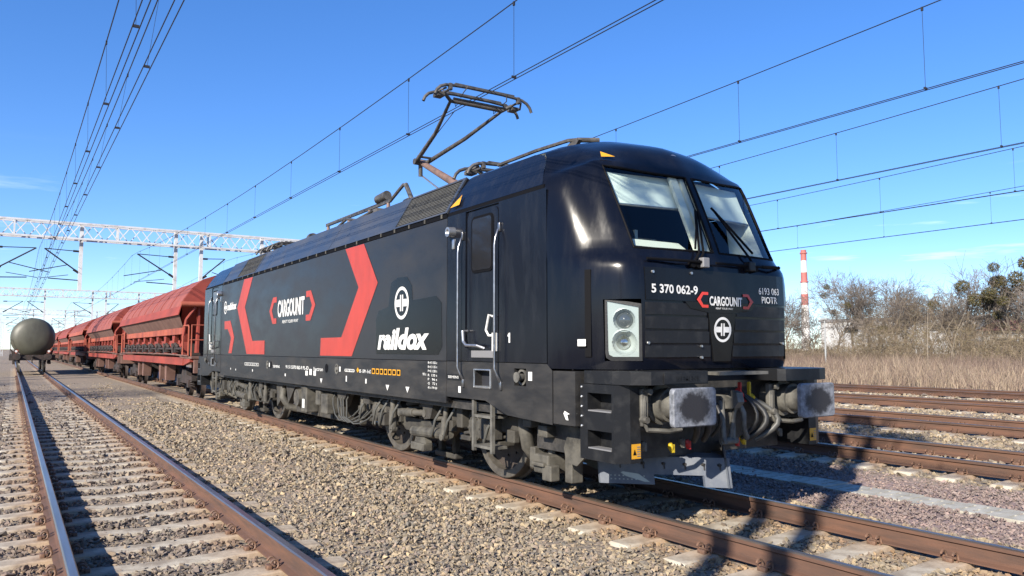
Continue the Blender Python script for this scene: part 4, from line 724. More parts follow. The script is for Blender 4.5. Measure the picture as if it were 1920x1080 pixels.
# front lettering
def NF(a, b): return (a, yn(a,b)-.0175, b)
def F_(txt, m, x0, x1, z0, z1, **k): return text_mesh('lettering', txt, m, LOCO, x0, x1, z0, z1, NF, **k)
def NB(a, b): return (a, yn(a,b)-.0225, b)
F_('5 370 062-9', 'white_print', -.94, -.34, 2.10, 2.188, bold=.025); text_mesh('lettering', 'CARGOUNIT', 'white_print', LOCO, -.19, .29, 2.0, 2.095, NB, bold=.03); F_('6193 063', 'white_print', .57, .90, 2.14, 2.212, bold=.008); F_('PIOTR', 'white_print', .61, .86, 2.048, 2.118, bold=.008)
text_mesh('lettering', 'RENT YOUR WAY', 'white_print', LOCO, -.10, .15, 1.966, 1.984, NB, bold=.01)
for s,x in ((1,-.205),(-1,.305)):
    MB().add([NB(x,2.132),NB(x-s*.085,2.132),NB(x-s*.16,2.055),NB(x-s*.085,1.978),NB(x,1.978),NB(x,2.006),NB(x-s*.07,2.006),NB(x-s*.108,2.055),NB(x-s*.07,2.104),NB(x,2.104)],[(0,1,8,9),(1,2,7,8),(2,3,6,7),(3,4,5,6)]).build('chevron', 'livery_red_front', LOCO)
badge(0, 1.765, .125, .125, NB)
MB().bb(-1.12,-.58,.128,.139,1.265,1.355).build('maker_plate', 'plastic_black', LOCO)
text_mesh('lettering', 'SIEMENS', 'grey_print', LOCO, -.97, -.68, 1.285, 1.33, lambda a,b: (a,.124,b), bold=.03).data.materials[0] = MT['plastic_black']
# yellow warning labels low at both corners
for x0,x1 in ((-1.315,-1.205),(1.205,1.315)):
    o = MB().add([(x0,.354,.60),(x1,.354,.60),(x1,.354,.73),(x0,.354,.73)],[(0,1,2,3)]).build('warning_label', 'yellow_print', LOCO)
    MB().add([(x0+.015,.350,.635),(x0+.055,.350,.635),(x0+.035,.350,.685)],[(0,1,2)]).build('warning_sign', 'seal_rubber', o)
    ln = MB()
    for k in range(5): ln.add([(x0+.062,.350,.62+k*.02),(x1-.008,.350,.62+k*.02),(x1-.008,.350,.627+k*.02),(x0+.062,.350,.627+k*.02)],[(0,1,2,3)])
    ln.build('warning_text', 'grey_print', o)
flatpoly('mark', [(1.06,.90),(1.02,.90),(1.04,.95),(1.0,.96),(1.08,.985),(1.10,.96)], 'white_print'); MB().add([(-1.452,.86,1.60),(-1.425,.98,1.60)] and [(-1.44,.955,1.60),(-1.405,.875,1.60),(-1.405,.875,1.665),(-1.44,.955,1.665)],[(0,1,2,3)]).build('mark', 'white_print', LOCO)
# --- steps below the door, underframe, bogies
for f in (lambda y: y, lambda y: LEN-y):
    for s in (-1,1):
        st = MB()
        for y_ in (2.46,2.86): st.bb(*sorted((s*1.44,s*1.48)),*sorted((f(y_-.02),f(y_+.02))),.42,1.05)
        for z in (.46,.80): st.bb(*sorted((s*1.26,s*1.47)),*sorted((f(2.47),f(2.85))),z,z+.03)
        P(st, 'foot_ladder', 'buffer_grey')
P(MB().bb(-1.40,1.40,1.3,LEN-1.3,.86,.96), 'underframe', 'dark_steel')
P(MB().bb(-.55,.55,2.0,LEN-2.0,.42,.86), 'traction_gear', 'dark_steel')
def bogie(mir):
    f = (lambda q: (q[0], LEN-q[1], q[2])) if mir else (lambda q: q)
    def BB(m,x0,x1,y0,y1,z0,z1,c=.012): 
        a = f((0,y0,0))[1]; b = f((0,y1,0))[1]; return m.cbox(min(x0,x1),max(x0,x1),min(a,b),max(a,b),z0,z1,c)
    fr = MB()
    for s in (-1,1):
        fr.prism([(2.35,.62),(2.35,.80),(3.9,.80),(4.2,.60),(5.3,.60),(5.6,.80),(7.1,.80),(7.1,.62),(5.65,.62),(5.35,.42),(4.15,.42),(3.85,.62)], lambda a,b,t: f((s*t,a,b)), .98, 1.14)
    fr.box(f((0,4.74,.55)),(2.0,.5,.25)); fr.box(f((0,2.35,.68)),(2.0,.14,.16)); fr.box(f((0,7.1,.68)),(2.0,.14,.16))
    B_ = P(fr, 'bogie', 'dusty_steel')
    for y_ in (3.24,6.24):
        for s in (-1,1):
            wh = MB(); wh.k = 1
            o_ = f((s*.70,y_,.625)); ax = (s,0,0)
            wh.lathe([(.02,.0),(.02,.16),(.05,.18),(.04,.45),(.03,.53)], o_, ax, 40); wh.k = 0
            wh.lathe([(.03,.52),(.125,.53),(.13,.615),(.125,.622),(.02,.632),(-.005,.655),(-.03,.652),(-.035,.53),(.03,.52)], o_, ax, 48); wh.k = 1
            wh.lathe([(.05,.16),(.09,.14),(.10,.10),(.10,0)], o_, ax, 20)
            for k in range(12): t = 2*PI*k/12; wh.cyl(f((s*.745,y_+.36*math.cos(t),.625+.36*math.sin(t))), f((s*.765,y_+.36*math.cos(t),.625+.36*math.sin(t))), .018, 6)
            P(wh, 'wheel', ['wheel_tread','wheel_disc'], B_, smooth=35)
            ab = MB(); BB(ab, s*.88, s*1.16, y_-.20, y_+.20, .46, .78, .03); ab.lathe([(0,.15),(.07,.15),(.09,.10),(.09,0)], f((s*1.16,y_,.625)), (s,0,0), 20)
            for k in range(6): t = 2*PI*k/6; ab.cyl(f((s*1.22,y_+.125*math.cos(t),.625+.125*math.sin(t))), f((s*1.25,y_+.125*math.cos(t),.625+.125*math.sin(t))), .014, 6)
            P(ab, 'axle_box', 'dusty_light', B_, smooth=30)
            for dy in (-.34,.34):
                P(MB().coil(f((s*1.06,y_+dy,.50)), .095, .30, 4.5, .022), 'coil_spring', 'dusty_steel', B_, smooth=60)
                q = MB(); BB(q, s*.95, s*1.17, y_+dy-.12, y_+dy+.12, .44, .50); P(q, 'spring_seat', 'dusty_steel', B_)
    for s in (-1,1):
        for dy in (-.42,0,.42): P(MB().coil(f((s*1.06,4.74+dy,.61)), .13, .27, 3.5, .03), 'coil_spring', 'dusty_steel', B_, smooth=60)
        def damper(p0, p1, r, m='dusty_light'):
            p0 = Vector(p0); p1 = Vector(p1); md = p0.lerp(p1,.55); q = MB().cyl(f(tuple(p0)),f(tuple(md)),r,14).cyl(f(tuple(md)),f(tuple(p1)),r*.72,14)
            for e in (p0,p1): q.lathe([(-.04,0),(-.04,r*.95),(.04,r*.95),(.04,0)], f(tuple(e)), (1,0,0), 12)
            return P(q, 'damper', m, B_, smooth=40)
        damper((s*1.26,5.53,.42),(s*1.26,5.53,.93),.062); damper((s*1.26,3.98,.45),(s*1.22,3.96,.90),.05); damper((s*1.27,5.23,.68),(s*1.27,4.45,.72),.058); damper((s*1.24,6.72,.42),(s*1.24,6.72,.90),.055)
        br = MB(); br.prism([(4.62,.98),(4.16,.98),(4.22,.80),(4.28,.66),(4.46,.64),(4.50,.80)], lambda a,b,t: f((s*t,a,b)), 1.16, 1.30); br.prism([(5.66,.95),(5.40,.95),(5.44,.86),(5.62,.86)], lambda a,b,t: f((s*t,a,b)), 1.12, 1.32); P(br, 'damper_bracket', 'dusty_steel', B_)
        rod = MB().cyl(f((s*1.20,4.95,.44)), f((s*1.20,3.95,.48)), .075, 14); BB(rod, s*1.12, s*1.26, 4.55, 4.95, .20, .30); rod.prism([(4.9,.30),(4.55,.30),(4.62,.42),(4.85,.42)], lambda a,b,t: f((s*t,a,b)), 1.13, 1.22); P(rod, 'traction_rod', 'dusty_light', B_)
        for y_,dr in ((3.24,1),(6.24,-1),(3.24,-1),(6.24,1)):
            bk = MB(); yy = y_+dr*.72
            BB(bk, s*.70, s*.82, yy-.06, yy+.06, .38, .62, .02); BB(bk, s*.72, s*1.0, yy-.03, yy+.03, .60, .68); bk.cyl(f((s*.9,yy+.05*dr,.55)), f((s*.9,yy+.30*dr,.58)), .085, 12); BB(bk, s*1.12, s*1.2, yy-.10, yy+.08, .52, .66)
            P(bk, 'brake_unit', 'dusty_steel', B_)
        sp_ = MB().tube([f(q) for q in ((s*1.15,2.30,.86),(s*1.15,2.27,.70),(s*1.12,2.26,.50),(s*1.0,2.30,.38),(s*.86,2.42,.30),(s*.78,2.56,.22))], .07, 10, rs=[.075,.08,.075,.07,.055,.03]); P(sp_, 'sand_pipe', 'dusty_light', B_, smooth=60)
        gd = MB(); BB(gd, s*.85, s*1.2, 1.78, 2.05, .26, .46, .02); BB(gd, s*1.1, s*1.22, 1.70, 1.86, .20, .36); BB(gd, s*1.05, s*1.2, 2.02, 2.12, .30, .52); BB(gd, s*1.18,s*1.25,1.80,2.02,.34,.38); gd.cyl(f((s*1.05,1.9,.46)),f((s*1.05,1.9,.84)),.05,8); BB(gd, s*.95, s*1.1, 1.5, 1.62, .20, .62); P(gd, 'rail_guard', 'dusty_light', B_)
        for q_ in ((1.15,1.30,1.66,1.82,.66,.78),(1.1,1.3,1.95,2.10,.74,.82)): jb = MB(); BB(jb, s*q_[0], s*q_[1], *q_[2:]); P(jb, 'junction_box', 'dusty_light', B_)
        hb = MB(); rs = np.random.default_rng(4)
        for k in range(7):
            y_ = [3.72,5.75,6.0,6.55,2.75,4.05,5.35][k]; hb.tube([f((s*1.20,y_,.88)), f((s*1.32,y_+.05,.66)), f((s*1.30,y_+.18,.44)), f((s*1.22,y_+.30,.40)), f((s*1.16,y_+.38,.62))], .016, 6)
        tag(P(hb, 'cable_loop', 'hose_grey', B_, smooth=60), kind='stuff')
        for q_ in ((1.12,1.30,2.78,3.02,.52,.76),(1.14,1.28,5.82,6.05,.44,.62),(1.14,1.25,3.52,3.66,.60,.84),(1.1,1.3,6.35,6.6,.72,.90)): bx_ = MB(); BB(bx_, s*q_[0], s*q_[1], *q_[2:]); P(bx_, 'sensor_box', 'dusty_steel', B_)
        sr = MB(); BB(sr, s*.69, s*.83, 4.45, 5.05, .07, .15, .02); BB(sr, s*.72, s*.80, 4.5, 4.6, .15, .42); BB(sr, s*.72, s*.80, 4.9, 5.0, .15, .42); P(sr, 'magnetic_brake', 'dusty_steel', B_)
    for y_ in (3.24,6.24): P(MB().cyl(f((-.7,y_,.625)),f((.7,y_,.625)),.10,12), 'axle', 'dark_steel', B_)
bogie(0); bogie(1)
# boxes between the bogies
tb = MB().cbox(-1.18,1.18,7.72,10.3,.34,.86,.02)
for y_ in (8.2,8.9,9.6): tb.bb(-1.20,-1.18,y_,y_+.02,.36,.84)
TB = P(tb, 'transformer_tank', 'dusty_steel')
P(MB().lathe([(0,.19),(.10,.19),(.12,.22),(.14,.22),(.16,.17),(.24,.16),(.24,0)], (-1.18,9.55,.66), (-1,0,0), 20), 'oil_pump', 'dusty_light', TB, smooth=40)
for q_ in ((-1.42,8.98,9.28,.42,.90),(-1.40,7.95,8.25,.46,.80),(-1.36,8.42,8.66,.58,.84)): P(MB().cbox(q_[0],-1.18,*q_[1:],.02), 'switch_box', 'dusty_light', TB)
P(MB().bb(-1.424,-1.42,9.06,9.18,.50,.66), 'caution_label', 'white_print', TB)
for pg in ([(11.25,.92),(10.75,.92),(10.95,.52),(11.15,.40)],[(10.6,.92),(9.9,.92),(10.4,.50)],[(7.72,.92),(7.2,.92),(7.45,.62),(7.6,.60)]): P(MB().prism(pg, lambda a,b,t: (t,a,b), -1.31,-1.17), 'air_deflector', 'dusty_steel', TB)
P(MB().tube([(-1.25,10.9,.80),(-1.3,10.8,.60),(-1.2,10.75,.42),(-1.0,10.7,.36)],.075,10), 'cooling_pipe', 'dusty_light', TB, smooth=60)
hb = MB()
for k in range(5):
    y_ = 7.75-k*.17+.06*math.sin(k*5); zb = .40+.05*math.sin(k*3.1); hb.tube([(-1.22,y_+.2,.85),(-1.33,y_+.08,.74),(-1.36,y_-.02,.62),(-1.37-.01*k,y_-.15,zb+.08),(-1.36,y_-.32,zb),(-1.32,y_-.5,zb+.02),(-1.26,y_-.68,zb+.10),(-1.2,y_-.78,.60)], .013, 6)
tag(P(hb, 'cable_loop', 'hose_grey', TB, smooth=60), kind='stuff')
# --- pantographs and roof gear
def panto(base, sgn, raised):
    Y = lambda d: base+sgn*d; zo = 0 if raised else -.05
    b = MB().tube([(-.35,Y(-.3),3.98),(.35,Y(-.3),3.98)],.03,8).tube([(-.35,Y(.9),3.98),(.35,Y(.9),3.98)],.03,8).tube([(-.35,Y(-.3),3.98),(-.35,Y(.9),3.98)],.03,8).tube([(.35,Y(-.3),3.98),(.35,Y(.9),3.98)],.03,8).cyl((-.3,Y(0),4.02),(.3,Y(0),4.02),.06,10)
    B_ = P(b, 'pantograph', 'panto_steel')
    for x in (-.35,.35):
        for d in (-.3,.9): P(MB().lathe([(0,.05),(.04,.09),(.07,.05),(.11,.09),(.14,.05),(.18,.09),(.22,.05),(.26,.05)], (x,Y(d),3.72), (0,0,1), 12), 'insulator', 'insulator', B_, smooth=50)
    kn = (0,Y(1.75),4.87) if raised else (0,Y(1.75),4.0); hd = (-.09,Y(-.40),5.31) if raised else (0,Y(-.25),3.98)
    P(MB().tube([(0,Y(0),4.02),kn],.05,10,rs=[.075,.05]), 'lower_arm', 'panto_brown', B_, smooth=50)
    P(MB().cyl((0.02,Y(.55),3.98),(.06,kn[1]+.08*sgn,kn[2]-.22),.016,8), 'coupling_rod', 'stainless', B_)
    ua = MB()
    for s in (-1,1): ua.tube([(s*.10,kn[1],kn[2]),(s*.28,(kn[1]+hd[1])/2,(kn[2]+hd[2])/2+.0),(hd[0]+s*.46,hd[1]+.06*sgn,hd[2])],.03,8,rs=[.04,.034,.024]); ua.cyl((s*.14,kn[1]-.2*sgn,kn[2]+.04),(s*.34,hd[1]+.3*sgn,hd[2]-.05),.007,5)
    ua.cyl((hd[0]-.46,hd[1]+.06*sgn,hd[2]),(hd[0]+.46,hd[1]+.06*sgn,hd[2]),.03,8).cyl((-.14,kn[1],kn[2]),(.14,kn[1],kn[2]),.055,10).tube([(0,kn[1]+.03*sgn,kn[2]+.02),(.02,kn[1]+.06*sgn,kn[2]-.24)],.04,8).cyl((-.16,kn[1]-.18*sgn,kn[2]+.05),(.16,kn[1]-.18*sgn,kn[2]+.05),.02,6)
    P(ua, 'upper_arm', 'panto_steel', B_, smooth=50)
    zt = hd[2]+.15
    for d in (-.19,.19):
        yb = hd[1]+d
        hx = hd[0]; st = MB().tube([(hx+x_,yb,zt+z_) for x_,z_ in ((-.85,-.18),(-.82,-.11),(-.76,-.05),(-.67,-.012),(-.55,0),(-.3,.012),(.3,.012),(.55,0),(.67,-.012),(.76,-.05),(.82,-.11),(.85,-.18))],.024,8); st.bb(hx-.52,hx+.52,yb-.02,yb+.02,zt+.02,zt+.04)
        P(st, 'collector_bow', 'panto_steel', B_, smooth=50)
    cr_2 = MB()
    for s in (-1,1):
        cr_2.cyl((hx+s*.60,hd[1]-.24,zt-.06),(hx+s*.60,hd[1]+.24,zt-.06),.018,8).cyl((hx+s*.46,hd[1]+.06*sgn,hd[2]),(hx+s*.60,hd[1],zt-.06),.028,8).box((hx+s*.60,hd[1]-.19,zt-.03),(.05,.05,.10)).box((hx+s*.60,hd[1]+.19,zt-.03),(.05,.05,.10))
        cr_2.tube([(hx+s*.66,hd[1]-.18,zt-.05),(hx+s*.76,hd[1],zt-.09),(hx+s*.66,hd[1]+.18,zt-.05)],.016,6).box((hx+s*.66,hd[1]+.05,zt-.10),(.12,.16,.05))
        cr_2.tube([(hx+s*.40,hd[1]+.05,zt-.13),(hx+s*.34,hd[1]+.12,zt-.20),(hx+s*.30,hd[1]+.05,zt-.12)],.008,5); cr_2.tube([(hx+s*.34,hd[1]-.27,zt),(hx+s*.38,hd[1]-.2,zt-.08),(hx+s*.36,hd[1]-.08,zt-.12)],.008,5)
    cr_2.cyl((hx-.46,hd[1]-.04,hd[2]+.01),(hx+.46,hd[1]-.04,hd[2]+.01),.02,8)
    P(cr_2, 'pan_head', 'panto_steel', B_, smooth=50)
panto(5.50, 1, True)
panto(4.05, -1, False)
panto(LEN-5.50, -1, False); panto(LEN-4.05, 1, False)
rb = MB().bb(-.44,-.40,7.6,10.9,4.17,4.23).tube([(-.42,7.6,4.2),(-.36,7.2,4.42),(-.34,7.15,4.40)],.03,8).tube([(-.34,7.15,4.42),(-.34,6.85,4.05)],.04,8)
RB = P(rb, 'roof_busbar', 'panto_steel')
for y_ in (7.7,8.55,9.6,10.8): P(MB().lathe([(0,.07),(.05,.08),(.08,.045),(.13,.08),(.16,.045),(.21,.08),(.24,.045),(.43,.03)], (-.42,y_,3.74), (0,0,1), 14), 'insulator', 'panto_brown', RB, smooth=50)
for q_ in (MB().cbox(-.55,.1,8.45,8.95,3.72,4.02,.05), MB().cbox(-.5,.3,9.9,10.4,3.72,3.98,.04), MB().lathe([(0,.0),(0,.10),(.3,.10),(.3,0)],(-.5,11.9,3.92),(0,1,0),14), MB().lathe([(0,.0),(0,.08),(.25,.08),(.25,0)],(-.5,12.5,3.88),(0,1,0),14), MB().cyl((-.42,7.75,4.32),(-.42,8.15,4.30),.085,14), MB().cbox(-.55,-.3,7.95,8.3,3.72,4.12,.04), MB().tube([(-.6,8.0,4.05),(-.7,8.5,3.95),(-.66,9.1,4.06),(-.7,9.6,3.92)],.025,8), MB().lathe([(0,0),(0,.11),(.1,.12),(.2,.10),(.2,0)],(-.6,11.2,3.95),(0,1,.0),14), MB().cbox(-.7,-.1,10.6,11.0,3.72,3.96,.04), MB().tube([(-.5,7.2,3.86),(-.55,7.9,4.0),(-.5,8.5,3.9),(-.55,9.3,4.02),(-.5,10.2,3.9)],.03,8)): P(q_, 'circuit_breaker', 'panto_steel', RB, smooth=40)
P(MB().tube([(-.8,6.0,3.76),(-.8,6.05,3.92),(-.7,6.4,3.96),(-.6,7.0,3.84)],.035,8).box((-.75,4.9,3.78),(.25,.4,.08)), 'roof_cable', 'hose_rubber', RB)
P(MB().box((-.72,5.05,3.86),(.10,.35,.10)), 'valve_block', 'insulator', RB); P(MB().box((-.78,4.65,3.84),(.14,.12,.1)), 'valve_block', 'insulator', RB)
# trim along the cab roof and front horn
P(MB().tube([(-.80,3.4,3.93),(-.76,2.6,3.95),(-.70,2.05,3.955),(-.64,1.95,3.95)],.022,6).tube([(-.64,1.96,3.95),(-.40,1.86,3.96)],.03,8).prism([(2.2,3.86),(1.95,3.87),(1.88,3.93),(2.0,3.95)], lambda a,b,t: (t,a,b), -.68,-.63), 'roof_rail', 'panto_steel')
# ------------------------------------------------------------------ hopper wagons
def hopper(label, skirt_mat):
    Y0 = 18.98; L = 19.6; W = thing('hopper_wagon', (0,Y0+L/2,0), label, 'wagon', 'red hopper wagons behind the locomotive'); a, b = Y0+2.0, Y0+L-2.0
    prof = [(0,3.98),(.45,3.95),(.9,3.78),(1.22,3.48),(1.46,3.12),(1.55,2.92)]
    rf = MB(); rf.grid([[(s*x,y,z) for s,(x,z) in [(-1,q) for q in prof[::-1]]+[(1,q) for q in prof[1:]]] for y in (a,b)]); P(rf, 'swing_roof', 'wagon_red_faded', W, smooth=40)
    sk = MB()
    for s in (-1,1): sk.add([(s*1.555,a-.03,2.92),(s*1.555,b+.03,2.92),(s*1.63,b+.03,2.64),(s*1.63,a-.03,2.64),(s*1.53,a-.03,2.92),(s*1.53,b+.03,2.92),(s*1.60,b+.03,2.64),(s*1.60,a-.03,2.64)],[(0,1,2,3),(4,5,6,7),(0,3,7,4),(1,2,6,5),(2,3,7,6)])
    P(sk, 'roof_skirt', skirt_mat, W)
    rib = MB(); k = 0; y_ = a+.02
    for i in range(9):
        y_ = a+.05+(b-a-.1)*i/8
        P(MB().tube([(-x*1.004,y_,z+.006) for x,z in prof[::-1]]+[(x*1.004,y_,z+.006) for x,z in prof[1:]],.012,4), 'roof_rib', skirt_mat, W)
    for e,d in ((a,1),(b,-1)):
        en = MB().add([(s*x,e,z) for s,x,z in [(-1,1.55,2.92),(-1,1.46,3.12),(-1,1.22,3.48),(-1,.9,3.78),(-1,.45,3.95),(1,.45,3.95),(1,.9,3.78),(1,1.22,3.48),(1,1.46,3.12),(1,1.55,2.92)]],[tuple(range(10))])
        P(en, 'end_panel', 'wagon_red', W)
        P(MB().add([(-1.5,e+.02*d,2.92),(1.5,e+.02*d,2.92),(1.25,e+1.7*d,1.75),(-1.25,e+1.7*d,1.75)],[(0,1,2,3)]), 'end_slope', 'wagon_red', W)
        P(MB().cyl((-1.56,e-.10*d,2.98),(1.56,e-.10*d,2.98),.085,12), 'roof_tube', 'wagon_orange', W, smooth=50)
        for s in (-1,1): P(MB().prism([(e+.25*d,2.9),(e+.05*d,2.9),(e+.1*d,1.45),(e+.45*d,1.45)], lambda q,z,t: (t,q,z), s*.95, s*1.02).tube([(s*1.1,e-.05*d,2.9),(s*1.35,e+.1*d,2.5),(s*1.40,e+.2*d,2.0)],.05,8), 'end_stanchion', 'wagon_red', W)
        hr = MB()
        for s in (-1,1): hr.tube([(s*1.40,e+.3*d,1.35),(s*1.40,e+.3*d,2.25),(s*1.40,e+.22*d,2.3),(s*1.40,e-.55*d,2.3),(s*1.40,e-.65*d,2.24),(s*1.40,e-.65*d,1.35)],.025,6).tube([(s*1.40,e-.65*d,1.85),(s*.3,e-.65*d,1.85)],.02,6).tube([(s*1.38,e-1.0*d,1.35),(s*1.38,e-1.0*d,2.3),(s*.5,e-1.0*d,2.3),(s*.5,e-1.0*d,1.35)],.022,6)
        P(hr, 'handrail', 'wagon_orange', W)
        for s in (-1,1): P(MB().lathe([(0,0),(0,.22),(.04,.22),(.05,.09),(.45,.09),(.45,.13),(.62,.13)],(s*.875,e-2.0*d,1.06),(0,d,0),16), 'buffer', 'wagon_dark', W, smooth=40)
        P(MB().bb(-1.35,1.35,*sorted((e-1.38*d,e-1.20*d)),.85,1.25), 'end_beam', 'wagon_dust', W)
        P(MB().bb(-1.42,1.42,*sorted((e-1.3*d,e+.6*d)),1.28,1.34), 'platform', 'wagon_dust', W)
        MB().add([(-.45,e-.012*d,3.32),(-.75,e-.012*d,3.32),(-.60,e-.012*d,3.55)],[(0,1,2)]).build('warning_triangle', 'yellow_print', W); MB().add([(-.05,e-.012*d,3.32),(-.38,e-.012*d,3.32),(-.22,e-.012*d,3.58)],[(0,1,2)]).build('warning_triangle', 'yellow_print', W)
    hs_ = MB()
    for s in (-1,1): hs_.add([(s*1.58,a+.05,2.66),(s*1.58,b-.05,2.66),(s*1.32,b-.75,2.24),(s*1.32,a+.75,2.24)],[(0,1,2,3)])
    P(hs_, 'hopper_slope', 'wagon_dust', W)
    bd = MB()
    for s in (-1,1): bd.bb(*sorted((s*1.26,s*1.36)),a+.7,b-.7,2.05,2.26)
    P(bd, 'hopper_band', 'wagon_orange', W)
    P(MB().bb(-1.1,1.1,a+1.4,b-1.4,1.35,2.1), 'hopper_core', 'wagon_dark', W)
    n = 8; 
    for s in (-1,1):
        for i in range(n+1):
            y_ = a+.9+(b-a-1.8)*i/n
            P(MB().prism([(y_-.28,2.06),(y_+.28,2.06),(y_+.16,1.80),(y_+.16,1.38),(y_-.16,1.38),(y_-.16,1.80)], lambda q,z,t: (s*t,q,z), 1.16, 1.30).bb(*sorted((s*1.30,s*1.305)),y_-.08,y_+.08,1.78,1.96), 'hopper_post', 'wagon_red', W)
        for i in range(n):
            y_ = a+.9+(b-a-1.8)*(i+.5)/n
            P(MB().prism([(y_-.45,1.86),(y_+.45,1.86),(y_+.2,1.55),(y_-.2,1.55)], lambda q,z,t: (s*t,q,z), .9, 1.22), 'chute', 'wagon_red', W)
            P(MB().tube([(s*1.36,y_-.5,1.62),(s*1.42,y_-.25,1.74),(s*1.42,y_,1.56),(s*1.42,y_+.25,1.72),(s*1.36,y_+.5,1.6)],.055,6).box((s*1.40,y_+.1,1.52),(.1,.34,.16)).box((s*1.38,y_-.3,1.60),(.12,.12,.26)), 'flap_lever', 'wagon_dark', W)
        P(MB().cyl((s*1.40,a+.3,1.58),(s*1.40,b-.3,1.58),.04,8), 'lever_shaft', 'wagon_dark', W)
        P(MB().bb(*sorted((s*1.28,s*1.42)),a+.1,b-.1,1.06,1.30).prism([(a+.1,1.06),(a+.1,1.3),(a-.9,1.3),(a-.9,1.18)], lambda q,z,t: (s*t,q,z), 1.28,1.40), 'sole_bar', 'wagon_red', W)
        P(MB().tube([(s*1.45,a-.8,1.36),(s*1.46,a+2.5,1.40),(s*1.46,b-2.5,1.40),(s*1.45,b+.8,1.36)],.025,6), 'release_rod', 'wagon_dust', W)
        for y_ in (a+4.3,a+5.6,b-5.6,b-4.3): P(MB().prism([(y_-.25,1.06),(y_+.25,1.06),(y_+.12,.45),(y_-.12,.45)], lambda q,z,t: (s*t,q,z), .95,1.25), 'outlet', 'wagon_dust', W)
    for yc in (a+1.6,b-1.6):
        g = MB()
        for s in (-1,1): g.prism([(yc-1.3,.55),(yc-1.3,.70),(yc-.5,.72),(yc-.3,.90),(yc+.3,.90),(yc+.5,.72),(yc+1.3,.70),(yc+1.3,.55),(yc+.4,.45),(yc-.4,.45)], lambda q,z,t: (s*t,q,z), .95,1.10)
        g.bb(-1,1,yc-.2,yc+.2,.5,.85); B_ = P(g, 'bogie', 'wagon_dark', W)
        for y_ in (yc-.9,yc+.9):
            for s in (-1,1):
                P(MB().lathe([(.0,0),(.0,.38),(.10,.40),(.11,.455),(0,.465),(-.03,.49),(-.03,.0)],(s*.70,y_,.46),(s,0,0),24).bb(*sorted((s*.9,s*1.15)),y_-.14,y_+.14,.34,.58), 'wheel', 'wagon_dark', B_, smooth=35)
                for dd in (-.24,.24): P(MB().coil((s*1.03,y_+dd,.36),.08,.26,4,.022,5,8), 'coil_spring', 'wagon_dark', B_, smooth=60)
    return W
ORD = ['first red hopper wagon, coupled right behind the locomotive','second hopper wagon, paler pinkish red, behind the first','third hopper wagon with an orange red skirt','fourth hopper wagon in the row behind the locomotive','fifth hopper wagon, small in the distance','sixth hopper wagon, a sliver beside the tank wagon','farthest hopper wagon at the vanishing end of the train']
W1_ = hopper(ORD[0], 'wagon_red'); W2_ = None
for i in range(1,7):
    if i in (3,5,7): src = W1_
    elif i == 1: W2_ = hopper(ORD[1], 'wagon_red_faded'); src = None; w_ = W2_
    else: src = W2_
    if src is not None: w_ = copy_tree(src)
    w_['label'] = ORD[i]; w_.location = (0, 18.98+9.8+19.6*i, 0)
    if i == 2:
        for ch in w_.children:
            if ch.name.startswith('roof_skirt'): ch.data = ch.data.copy(); ch.data.materials[0] = MT['wagon_orange']
# ------------------------------------------------------------------ tank wagon
TX = -4.76; ty = 54.5
T = thing('tank_wagon', (TX,ty+7,0), 'olive green tank wagon standing on the left track', 'tank wagon')
prof = [(-.02,0),(0,.5),(.08,.87),(.22,1.12),(.42,1.255),(.62,1.295),(12.0,1.295),(12.3,1.15),(12.55,.8),(12.65,0)]
P(MB().lathe(prof, (TX,ty+.75,2.35), (0,1,0), 48), 'tank', 'tank_green', T, smooth=50)
P(MB().lathe([(0,1.308),(.06,1.308)], (TX,ty+1.4,2.35), (0,1,0), 48).lathe([(0,1.308),(.06,1.308)], (TX,ty+5,2.35), (0,1,0), 48), 'tank_band', 'tank_green', T)
P(MB().bb(TX-1.3,TX+1.3,ty+.62,ty+.8,.82,1.18).bb(TX-1.2,TX-1.05,ty+.8,ty+13.3,.9,1.15).bb(TX+1.05,TX+1.2,ty+.8,ty+13.3,.9,1.15).bb(TX-1.3,TX+1.3,ty+13.2,ty+13.4,.82,1.18), 'frame', 'wagon_dark', T)
P(MB().prism([(-1.1,1.0),(1.1,1.0),(1.25,1.6),(.9,1.25),(0,1.05),(-.9,1.25),(-1.25,1.6)], lambda a,b,t: (TX+a,t,b), ty+1.6, ty+2.0).prism([(-1.1,1.0),(1.1,1.0),(1.25,1.6),(.9,1.25),(0,1.05),(-.9,1.25),(-1.25,1.6)], lambda a,b,t: (TX+a,t,b), ty+11.6, ty+12), 'saddle', 'wagon_dark', T)
